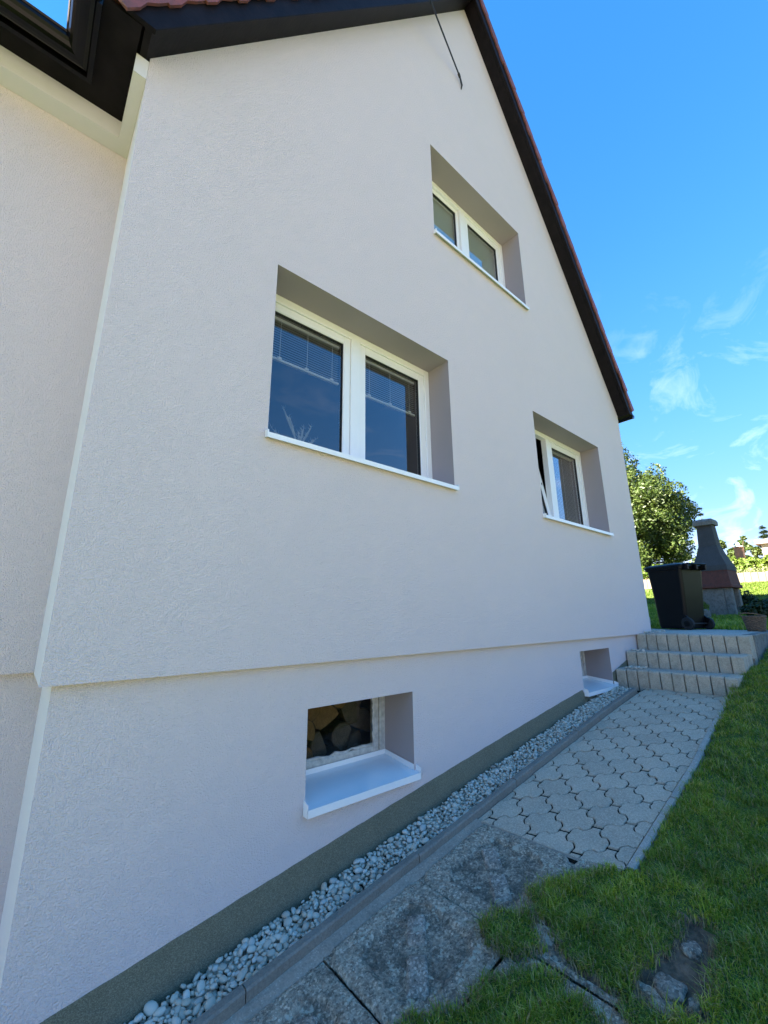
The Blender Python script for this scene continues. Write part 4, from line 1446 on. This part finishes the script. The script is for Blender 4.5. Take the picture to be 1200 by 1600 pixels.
# ------------------------------------------------------------------ steps and landing
STEPS = empty('garden_steps', (5.72, -.57, .868))
tag(STEPS, 'three grey concrete garden steps edged with upright palisade blocks', 'steps')
def wobj(name, bm, mat, parent):
    o = from_bm(name, bm, mat, parent)
    o.matrix_parent_inverse = parent.matrix_world.inverted() if False else Matrix.Translation(-parent.location)
    return o
TOPS = [1.058, 1.242, 1.446]
XF = [5.718, 6.104, 6.532]
XB = [6.104, 6.532, 6.75]
YR = [-1.155, -1.165, -1.175]
for s in range(3):
    zt, zb = TOPS[s], (TOPS[s - 1] if s else .80) - .05
    nb = 10
    y_in = .035
    wv = (y_in - YR[s]) / nb
    for k in range(nb):
        y1 = y_in - k * wv; y0 = y1 - wv
        j = rnd.uniform(-.005, .005); dz = rnd.uniform(-.004, .003)
        bm = bmesh.new()
        # block with a rounded, chamfered front arris
        x0 = XF[s] + j
        prof = [(x0, zb), (x0, zt + dz - .016), (x0 + .016, zt + dz), (x0 + .115, zt + dz), (x0 + .115, zb)]
        g = .0045
        c_ = .006
        ringA = [(x, y0 + g, z) for x, z in prof]
        ringA2 = [(x + (c_ if i < 3 else -c_) * .8, y0 + g, z) for i, (x, z) in enumerate(prof)]
        rings = [[(x + (c_ if i < 3 else 0), y0 + g, z - (c_ * .6 if i in (1, 2, 3) else 0)) for i, (x, z) in enumerate(prof)],
                 [(x, y0 + g + c_, z) for x, z in prof], [(x, y1 - g - c_, z) for x, z in prof],
                 [(x + (c_ if i < 3 else 0), y1 - g, z - (c_ * .6 if i in (1, 2, 3) else 0)) for i, (x, z) in enumerate(prof)]]
        loft(bm, rings)
        wobj('palisade_block', bm, 'palisade', STEPS)
    # blocks along the open side
    n2 = 3 if s < 2 else 2
    xs0 = XF[s] + .118
    wx = (XB[s] + (.0 if s < 2 else .0) - xs0) / n2
    for k in range(n2):
        bm = bmesh.new()
        dz = rnd.uniform(-.004, .003)
        box(bm, xs0 + k * wx + .003, xs0 + (k + 1) * wx - .003, YR[s] + rnd.uniform(0, .006), YR[s] + .115, zb - .15, zt + dz, .007)
        wobj('palisade_block', bm, 'palisade', STEPS)
    # tread filling
    bm = bmesh.new()
    box(bm, XF[s] + .117, XB[s] + .06 if s < 2 else XB[s] + .0, YR[s] + .118, y_in + .006, zb, zt - .004, .0)
    wobj('tread', bm, 'landing', STEPS)
LAND = bpy.data.objects.new('landing', None); COL.objects.link(LAND); LAND['kind'] = 'structure'
lx = [6.755, 7.25, 7.75, 8.25, 8.72]
ly = [-1.06, -.55, -.05, .45, .95, 1.5]
for i in range(4):
    for j in range(5):
        if ly[j] > 0 and lx[i + 1] < 7.1: continue
        yA = max(ly[j], -1.055); yBb = ly[j + 1]
        if lx[i] < 7.04 and yBb > .03: yBb = .03
        bm = bmesh.new(); box(bm, lx[i] + .003, lx[i + 1] - .003, yA + .003, yBb - .003, 1.36, 1.447 + rnd.uniform(-.003, .003), .005)
        from_bm('paving_slab', bm, 'landing', LAND)
wx0 = 6.755
for k in range(4):
    bm = bmesh.new(); box(bm, wx0 + k * .49 + .003, wx0 + (k + 1) * .49 - .003, -1.185 + rnd.uniform(-.004, .004), -1.062, 1.0, 1.449 + rnd.uniform(-.003, .004), .008)
    from_bm('edging_block', bm, 'bbq_leg', LAND)
boxobj('landing_fill', (6.74, 8.70, -1.15, 1.4, .7, 1.37), 'joint', LAND)

# ------------------------------------------------------------------ wheelie bin
bk = Vector((-.33, -.945, 0)).normalized()
BIN = empty('wheelie_bin', (8.57, .01, 1.447), math.atan2(bk.y, bk.x))
tag(BIN, 'black wheeled rubbish bin on the landing by the house corner', 'bin')
def rrect(hx, hy, r, z, n=5, ox=0.0):
    return [(p.x + ox, p.y, z) for p in rounded_rect(-hx, hx, -hy, hy, r, n)]
bm = bmesh.new()
loft(bm, [rrect(.225, .225, .05, .02, ox=-.02), rrect(.24, .235, .05, .06, ox=-.02), rrect(.27, .255, .05, .55, ox=-.005), rrect(.298, .278, .05, .97), rrect(.298, .278, .05, .975), rrect(.322, .30, .055, .98), rrect(.322, .30, .055, 1.02)])
from_bm('body', bm, 'bin', BIN)
bm = bmesh.new()
loft(bm, [rrect(.335, .308, .06, 1.012), rrect(.338, .311, .06, 1.03), rrect(.325, .30, .06, 1.055), rrect(.25, .23, .06, 1.085), rrect(.08, .07, .03, 1.095)])
from_bm('lid', bm, 'bin', BIN)
bm = bmesh.new()
tube(bm, [(.30, -.22, 1.03), (.39, -.22, 1.055), (.39, .22, 1.055), (.30, .22, 1.03)], .017, 8)
for yy in (-.22, 0, .22): box(bm, .28, .40, yy - .02, yy + .02, .96, 1.06, .008)
from_bm('handle', bm, 'bin', BIN)
for yy in (-.245, .245):
    bm = bmesh.new()
    rings = []
    for (dy, rr_) in ((-.028, .07), (-.026, .092), (-.012, .1), (.012, .1), (.026, .092), (.028, .07)):
        rings.append([(.25 + rr_ * math.cos(2 * math.pi * k / 20), yy + dy, .10 + rr_ * math.sin(2 * math.pi * k / 20)) for k in range(20)])
    loft(bm, rings); wh = from_bm('wheel', bm, 'rubber', BIN, False)
    bm = bmesh.new()
    sgn = 1 if yy > 0 else -1
    rings = [[(.25 + rr_ * math.cos(2 * math.pi * k / 14), yy + sgn * dy, .10 + rr_ * math.sin(2 * math.pi * k / 14)) for k in range(14)] for dy, rr_ in ((.02, .05), (.034, .045), (.036, .02))]
    loft(bm, rings); from_bm('hub', bm, 'bin', wh)
bm = bmesh.new(); tube(bm, [(.25, -.24, .10), (.25, .24, .10)], .011, 8); from_bm('axle', bm, 'rubber', BIN)
for yy in (-.226, .226):
    bm = bmesh.new(); extrude_poly(bm, [(.10, yy - .012, .03), (.25, yy - .012, .06), (.30, yy - .012, .16), (.20, yy - .012, .26), (.10, yy - .012, .20)],
                                   [(.10, yy + .012, .03), (.25, yy + .012, .06), (.30, yy + .012, .16), (.20, yy + .012, .26), (.10, yy + .012, .20)])
    from_bm('wheel_bracket', bm, 'bin', BIN)

# ------------------------------------------------------------------ garden fireplace (barbecue)
BBQ = empty('garden_fireplace', (11.82, .10, 1.66), R(-3))
BBQ.scale = (.9, .86, 1.0)
tag(BBQ, 'grey masonry garden fireplace with red brick band and capped chimney', 'barbecue')
def taper(bm, h0, h1, z0, z1, n=1):
    extrude_poly(bm, [(-h0[0], -h0[1], z0), (h0[0], -h0[1], z0), (h0[0], h0[1], z0), (-h0[0], h0[1], z0)], [(-h1[0], -h1[1], z1), (h1[0], -h1[1], z1), (h1[0], h1[1], z1), (-h1[0], h1[1], z1)])
for (x0, x1, y0, y1) in ((-.36, .36, .26, .36), (-.36, -.20, -.36, -.20), (.22, .36, -.36, -.22)):
    bm = bmesh.new(); box(bm, x0, x1, y0, y1, 0, .575, .015); from_bm('leg', bm, 'bbq_leg', BBQ)
bm = bmesh.new(); box(bm, -.362, -.30, -.198, .258, -.02, .572, .01); from_bm('base_panel', bm, 'bbq_leg', BBQ)
bm = bmesh.new(); box(bm, -.43, .43, -.41, .41, .577, .65, .012); from_bm('hearth_slab', bm, 'bbq_red', BBQ)
bm = bmesh.new(); taper(bm, (.40, .385), (.37, .355), .652, .96); from_bm('brick_band', bm, 'bbq_red', BBQ)
bm = bmesh.new()
def sq(h, z): return [(-h[0], -h[1], z), (h[0], -h[1], z), (h[0], h[1], z), (-h[0], h[1], z)]
loft(bm, [sq((.385, .37), .955), sq((.375, .36), 1.07), sq((.26, .255), 1.32), sq((.195, .205), 1.50), sq((.185, .19), 1.55)])
from_bm('hood', bm, 'bbq_grey', BBQ)
bm = bmesh.new(); loft(bm, [sq((.188, .193), 1.548), sq((.155, .165), 2.0)]); from_bm('chimney', bm, 'bbq_grey', BBQ)
bm = bmesh.new(); loft(bm, [sq((.225, .215), 2.0), sq((.23, .22), 2.085), sq((.20, .20), 2.13), sq((.14, .15), 2.145)]); from_bm('chimney_cap', bm, 'bbq_leg', BBQ)

# ------------------------------------------------------------------ wicker basket
BSK = empty('wicker_basket', (8.12, -1.0, 1.449), .3)
BSK.scale = (.86, .86, .98)
tag(BSK, 'small brown wicker basket on the edge of the landing', 'basket')
NS = 20
def brad(t): return .112 + .042 * t
for k in range(NS):
    a = 2 * math.pi * k / NS
    bm = bmesh.new()
    tube(bm, [(brad(t) * 1.15 * math.cos(a), brad(t) * math.sin(a), .21 * t) for t in (0, .5, 1)], .0045, 5)
    from_bm('stake', bm, 'wicker', BSK)
for r_ in range(13):
    t = (r_ + .5) / 13
    bm = bmesh.new()
    n = NS * 3
    ring0 = []
    for k in range(n):
        a = 2 * math.pi * k / n
        w_ = .007 * math.cos(a * NS / 2 + math.pi * (r_ % 2))
        rr_ = brad(t) + w_
        ring0.append(Vector((rr_ * 1.15 * math.cos(a), rr_ * math.sin(a), .21 * t)))
    rings = []
    for k in range(n):
        p = ring0[k]; o_ = Vector((p.x, p.y, 0)).normalized()
        rings.append([p + o_ * .005 * math.cos(q) + Vector((0, 0, .0085 * math.sin(q))) for q in (0, 1.57, 3.14, 4.71)])
    rings.append(rings[0])
    loft(bm, rings, False, False)
    from_bm('weave', bm, 'wicker', BSK)
bm = bmesh.new()
tube(bm, [(.156 * 1.15 * math.cos(2 * math.pi * k / 24), .156 * math.sin(2 * math.pi * k / 24), .213) for k in range(25)], .010, 6, False)
from_bm('rim', bm, 'wicker', BSK)
bm = bmesh.new()
tube(bm, [(-.02 + .0 * k, .155 * math.cos(math.pi * k / 12) + .10 * math.sin(math.pi * k / 12), .21 + .05 * math.sin(math.pi * k / 12)) for k in range(13)], .008, 6)
from_bm('handle', bm, 'wicker', BSK)
quads_obj('base', [((-.12, -.10, .008), (.12, -.10, .008), (.12, .10, .008), (-.12, .10, .008))], 'wicker', BSK)

# ------------------------------------------------------------------ plants
def leaf_cloud(name, centers, radii, n, size, mat, parent, seed, shell=.55, squash=1.0, droop=.3):
    r = np.random.default_rng(seed)
    centers = np.array(centers, float); radii = np.array(radii, float)
    wgt = radii ** 2; wgt /= wgt.sum()
    idx = r.choice(len(centers), n, p=wgt)
    d = r.normal(size=(n, 3)); d /= np.linalg.norm(d, axis=1, keepdims=True)
    rad = radii[idx] * (shell + (1 - shell) * r.random(n) ** .5) * (1 + .12 * r.normal(size=n))
    c = centers[idx] + d * rad[:, None] * np.array([1, 1, squash])
    nrm = d * .7 + r.normal(size=(n, 3)) * .55 + np.array([0, 0, .35])
    nrm /= np.linalg.norm(nrm, axis=1, keepdims=True)
    t = np.cross(nrm, r.normal(size=(n, 3))); t /= np.linalg.norm(t, axis=1, keepdims=True)
    t[:, 2] -= droop * r.random(n); t /= np.linalg.norm(t, axis=1, keepdims=True)
    b = np.cross(nrm, t)
    s = size * (.6 + .8 * r.random(n))[:, None]
    v = np.stack([c - t * s, c + b * s * .48 + nrm * s * .12, c + t * s, c - b * s * .48 + nrm * s * .12], 1).reshape(-1, 3)
    f = np.arange(n * 4).reshape(n, 4)
    return fast_mesh(name, v, f, mat, parent)

def broad_tree(name, loc, height, crown_r, crown_h, seed, n, leaf, mat, label, group=None, trunk=.16, nclump=40):
    t = empty(name, loc)
    tag(t, label, 'tree', group)
    r = random.Random(seed)
    bm = bmesh.new()
    zc = height - crown_h / 2
    tube(bm, [(0, 0, -.2), (.04, .02, height * .2), (-.03, .05, height * .42), (.03, 0, height * .7)], [trunk * 1.3, trunk, trunk * .8, trunk * .35], 9)
    cs, rs = [], []
    for k in range(nclump):
        while True:
            p = Vector((r.uniform(-1, 1), r.uniform(-1, 1), r.uniform(-1, 1)))
            if .25 < p.length < 1: break
        if p.length < .62: p *= 1.35
        elif r.random() < .35: p *= r.uniform(1.0, 1.15)
        c = Vector((p.x * crown_r, p.y * crown_r, zc + p.z * crown_h / 2))
        cs.append(c); rs.append(crown_r * r.uniform(.06, .24))
        if k % 3 == 0 and p.length < .8:
            st = Vector((0, .03, height * r.uniform(.25, .6)))
            mid = st.lerp(c, .5) + Vector((0, 0, .12 * height * .3))
            tube(bm, [st, mid, c], [trunk * .4, trunk * .22, trunk * .08], 6)
    from_bm('trunk', bm, 'bark', t, True)
    leaf_cloud('crown', cs, rs, n, leaf, mat, t, seed)
    return t

broad_tree('garden_tree', (29.5, 8.35, lz(29.5)), 8.6, 3.9, 8.0, 5, 95000, .09, 'leaf', 'leafy green tree showing beside the right house corner', None, .26, 300)
broad_tree('far_tree', (46, 5.0, 4.2), 4.2, 1.7, 3.2, 8, 3500, .16, 'leaf', 'hazy round tree behind the brick chimney above the hedge', 'trees beyond the hedge', .15, 20)
broad_tree('far_tree', (52, 11.2, 4.4), 6.6, 2.2, 5.2, 9, 3500, .2, 'leaf', 'distant tree showing just left of the fireplace chimney', 'trees beyond the hedge', .15, 20)

def conifer(loc, h, r0, seed, label):
    t = empty('conifer', loc); tag(t, label, 'tree', 'trees beyond the hedge')
    bm = bmesh.new(); tube(bm, [(0, 0, -.3), (0, 0, h)], [.12, .01], 6); from_bm('trunk', bm, 'bark', t)
    r = np.random.default_rng(seed)
    n = 2600
    z = h * (.1 + .9 * r.random(n) ** .8)
    lay = np.round(z / (h / 13)) * (h / 13)
    rad = r0 * (1 - lay / (h * 1.03)) * (.15 + .85 * r.random(n))
    a = r.random(n) * 6.283
    c = np.stack([rad * np.cos(a), rad * np.sin(a), lay - .25 * rad + .06 * r.normal(size=n)], -1)
    o = np.stack([np.cos(a), np.sin(a), -.25 + 0 * a], -1)
    s = np.stack([-np.sin(a), np.cos(a), 0 * a], -1)
    ln = .24
    v = np.stack([c - s * .05, c + o * ln - s * .02, c + o * ln + s * .02, c + s * .05], 1).reshape(-1, 3)
    fast_mesh('crown', v, np.arange(n * 4).reshape(n, 4), 'needle', t)
conifer((47.0, 3.4, 4.2), 4.55, 1.3, 2, 'pointed conifer rising behind the far pale building')
conifer((60.0, 10.15, 4.6), 9.3, 1.5, 3, 'slim conifer tip just above the garden tree')

# hedge above the retaining wall
HED = empty('hedge', (26.6, 2.0, 3.3)); tag(HED, 'clipped bright green hedge above the pale retaining wall', 'hedge')
cs = []; rs = []
r = random.Random(4)
for k in range(260):
    y = r.uniform(-5.0, 8.0); z = r.uniform(.15, .92)
    cs.append((r.uniform(-.35, .35), y, z)); rs.append(r.uniform(.14, .26))
leaf_cloud('foliage', cs, rs, 26000, .075, 'hedge_leaf', HED, 12)
boxobj('branches', (-.10, .16, -5.0, 8.0, -.1, .70), 'bark', HED, .05)
# pale flowering / low fringe under the hedge
FR_ = empty('ground_cover', (25.5, 2.0, 3.52)); tag(FR_, 'pale trailing ground cover along the top of the retaining wall', 'ground cover')
leaf_cloud('foliage', [(r.uniform(-.2, .25), r.uniform(-5, 3.0), r.uniform(-.02, .14)) for _ in range(90)], [r.uniform(.08, .14) for _ in range(90)], 5000, .045, leaf_mat('pale_leaf', [(.22, .26, .11), (.30, .30, .17), (.16, .22, .07)], .25), FR_, 14)
# retaining wall of upright pieces
RW = empty('retaining_wall', (25.2, 2.0, 3.0)); tag(RW, 'low pale retaining wall of upright blocks behind the sunny lawn', 'wall')
for k in range(50):
    y = 8.0 - k * .25
    bm = bmesh.new(); box(bm, -.10, .08, y - .247, y - .003, -.4, .50 + rnd.uniform(-.015, .015), .02)
    from_bm('upright_block', bm, 'wall_palisade', RW)
boxobj('bank', (25.3, 40, -6, 10.2, 2.5, 3.50), 'ground').__setitem__('kind', 'structure')

# distant buildings over the hedge
FH = empty('far_house', (44, 1.9, 4.0)); tag(FH, 'far pale building with a flat dark roof at the right edge', 'building')
boxobj('wall', (0, 6, -6.0, 1.45, 0, 3.05), 'far_wall', FH)
boxobj('roof', (-.5, 6.5, -6.4, 1.75, 3.05, 3.30), 'far_wall', FH, .03)
boxobj('roof_edge', (-.52, 6.52, -6.42, 1.77, 2.98, 3.045), 'far_roof', FH)
CH = empty('far_chimney_house', (40, 4.0, 4.0)); tag(CH, 'far house hidden by the hedge, only its orange brick chimney showing', 'house')
boxobj('wall', (0, 5, -1.0, 1.3, 0, 1.2), 'far_wall', CH)
bm = bmesh.new(); extrude_poly(bm, [(-.2, -1.2, 1.2), (-.2, 1.5, 1.2), (-.2, .15, 1.75)], [(5.2, -1.2, 1.2), (5.2, 1.5, 1.2), (5.2, .15, 1.75)]); rf = from_bm('roof', bm, 'far_chimney', CH)
boxobj('chimney', (.2, .8, -.05, .45, 1.7, 2.50), 'far_chimney', CH, .01)
boxobj('chimney_cap', (.15, .85, -.10, .50, 2.502, 2.57), 'far_wall', CH, .01)
boxobj('chimney_pot', (.4, .6, .10, .30, 2.572, 2.85), 'far_wall', CH, .04)

# low planting beside and behind the fireplace
def shrub(loc, rr, h, n, leaf, seed, label, mat='shrub_leaf', cat='shrub'):
    t = empty('shrub', loc); tag(t, label, cat)
    r = random.Random(seed)
    cs = [(r.uniform(-rr, rr), r.uniform(-rr, rr), h * r.uniform(.3, .9)) for _ in range(12)]
    leaf_cloud('foliage', cs, [rr * r.uniform(.3, .5) for _ in cs], n, leaf, mat, t, seed)
    bm = bmesh.new()
    for k in range(6):
        c = cs[k]; tube(bm, [(0, 0, -.05), (c[0] * .5, c[1] * .5, c[2] * .6), c], [.012, .008, .003], 5)
    from_bm('stem', bm, 'bark', t)
shrub((10.9, -.74, lz(10.9)), .26, .30, 2600, .03, 3, 'dark low shrub behind the wicker basket')
shrub((14.5, .75, lz(14.5)), .45, .5, 1800, .05, 4, 'small dark shrub on the sunny lawn right of the fireplace')
shrub((12.9, -.12, lz(12.9)), .22, .4, 900, .04, 8, 'dark shrub squeezed against the back of the fireplace')
PLN = empty('stone_planter', (10.9, .42, lz(10.9))); tag(PLN, 'low stone trough with small plants left of the fireplace legs', 'planter')
bm = bmesh.new(); box(bm, -.15, .15, -.28, .20, -.05, .19, .02); from_bm('trough', bm, 'bbq_leg', PLN)
leaf_cloud('foliage', [(0, y, .24) for y in (-.2, -.05, .1)], [.09, .1, .09], 500, .04, 'hedge_leaf', PLN, 6)
# things between house corner and bin
bm = bmesh.new(); box(bm, -.16, .16, -.04, .04, 0, .20, .01)
o = from_bm('concrete_block', bm, 'landing'); o.location = (9.0, .72, 1.447)
tag(o, 'pale concrete block seen between house corner and bin', 'block')

# ------------------------------------------------------------------ grass
def blades(name, pts, h, wid, mat, seed, lean=.55, zf=None):
    r = np.random.default_rng(seed)
    n = len(pts)
    a = r.random(n) * 6.283
    cl_ = .75 + .5 * (np.sin(pts[:, 0] * 17 + 3 * np.sin(pts[:, 1] * 11)) * np.sin(pts[:, 1] * 19 + 2 * np.sin(pts[:, 0] * 7)))
    ht = h * (.4 + .8 * r.random(n)) * np.clip(cl_, .45, 1.3)
    ln = lean * ht * (.3 + 1.1 * r.random(n))
    d = np.stack([np.cos(a), np.sin(a), 0 * a], -1)
    s = np.stack([-np.sin(a), np.cos(a), 0 * a], -1) * (wid * (.6 + .7 * r.random(n)))[:, None]
    up_ = np.array([0, 0, 1.0])
    b0 = pts - up_ * .008
    m = pts + d * (ln * .35)[:, None] + up_ * (ht * .6)[:, None]
    t = pts + d * ln[:, None] + up_ * (ht * (.95 - .15 * r.random(n)))[:, None]
    v = np.stack([b0 - s, b0 + s, m + s * .8, t, m - s * .8], 1).reshape(-1, 3)
    k = np.arange(n) * 5
    q = np.stack([k, k + 1, k + 2, k + 4], -1)
    tri = np.stack([k + 4, k + 2, k + 3, k + 3], -1)
    me = bpy.data.meshes.new(name)
    # mixed quads and triangles
    loops = np.concatenate([np.stack([k, k + 1, k + 2, k + 4], -1).ravel(), np.stack([k + 4, k + 2, k + 3], -1).ravel()]).astype(np.int32)
    me.vertices.add(len(v)); me.vertices.foreach_set('co', v.astype(np.float32).ravel())
    me.loops.add(len(loops)); me.loops.foreach_set('vertex_index', loops)
    me.polygons.add(2 * n)
    ls = np.concatenate([np.arange(n) * 4, 4 * n + np.arange(n) * 3]).astype(np.int32)
    me.polygons.foreach_set('loop_start', ls)
    me.polygons.foreach_set('loop_total', np.concatenate([np.full(n, 4), np.full(n, 3)]).astype(np.int32))
    me.update(calc_edges=True)
    return link(name, me, None, mat)

def zl_at(p): return np.interp(p[:, 0], LX, LZ)
r = np.random.default_rng(77)
def scatter(n, x0, x1, y0, y1, test=None, clumpy=0.0):
    p = np.stack([x0 + (x1 - x0) * r.random(n), y0 + (y1 - y0) * r.random(n)], -1)
    if test is not None: p = p[test(p[:, 0], p[:, 1])]
    if clumpy > 0:
        nn = np.array([mnoise.noise((x * 9, y * 9, 1)) + .6 * mnoise.noise((x * 30, y * 30, 4)) for x, y in p])
        p = p[r.random(len(p)) < (1 - clumpy) + clumpy * (nn > -.15)]
    return np.concatenate([p, (np.interp(p[:, 0], LX, LZ) + .006)[:, None]], -1)
jit = lambda f: (lambda x, y: f(x + .012 * np.sin(y * 70) + r.normal(size=x.shape) * .012, y + .012 * np.sin(x * 63) + r.normal(size=x.shape) * .012))
P1 = scatter(150000, .9, 3.6, -2.3, -.75, jit(turf_mask), .45)
P2 = scatter(100000, 3.6, 9.0, -2.4, -1.0, jit(turf_mask), .35)
P3 = scatter(40000, -1.5, 6.0, -5.0, -2.3)
lawn_far = lambda x, y: ~((x < 8.75) & (y > -1.25)) & ~((y > 9))
P4 = scatter(110000, 8.72, 15.0, -2.5, 3.5, lawn_far)
P5 = scatter(70000, 15.0, 25.0, -1.5, 5.0, lawn_far)
g1 = blades('lawn_grass', np.concatenate([P1]), .036, .0019, 'grass', 1, 1.25); tag(g1, 'thick shaded lawn grass along the slabs in the foreground', 'grass', kind='stuff')
g2 = blades('lawn_grass', np.concatenate([P2]), .040, .0024, 'grass', 2, 1.25); tag(g2, 'shaded lawn grass beside the paved path and steps', 'grass', kind='stuff')
g3 = blades('lawn_grass', P3, .05, .003, 'grass', 3, .7); tag(g3, 'lawn grass towards the viewer', 'grass', kind='stuff')
g4 = blades('lawn_grass', P4, .06, .0045, 'grass', 4, .6); tag(g4, 'shaded lawn grass around the fireplace behind the landing', 'grass', kind='stuff')
g5 = blades('lawn_grass', P5, .07, .009, 'hedge_leaf', 5, .6); tag(g5, 'sunlit lawn grass rising to the retaining wall', 'grass', kind='stuff')
# dry straw along the turf edges
edge_pts = []
for poly, closed in ((LAWN[3:16], False), (ISL_A, True), (ISL_B, True), (SOIL, True)):
    m_ = len(poly)
    for i in range(m_ if closed else m_ - 1):
        a, b = np.array(poly[i]), np.array(poly[(i + 1) % m_])
        L = np.linalg.norm(b - a)
        for _ in range(int(L * 700)):
            q = a + (b - a) * r.random() + r.normal(size=2) * .018
            edge_pts.append(q)
edge_pts = np.array(edge_pts)
PE = np.concatenate([edge_pts, (np.interp(edge_pts[:, 0], LX, LZ) + .004)[:, None]], -1)
g6 = blades('dry_grass', PE, .035, .0013, 'straw', 9, 1.3); tag(g6, 'dry straw-coloured grass fringing the bare patches', 'grass', kind='stuff')
PS = scatter(16000, 1.0, 8.0, -2.3, -.8, turf_mask)
g7 = blades('dry_grass', PS, .055, .0013, 'straw', 10, .9); tag(g7, 'scattered dry stalks standing in the shaded lawn', 'grass', kind='stuff')
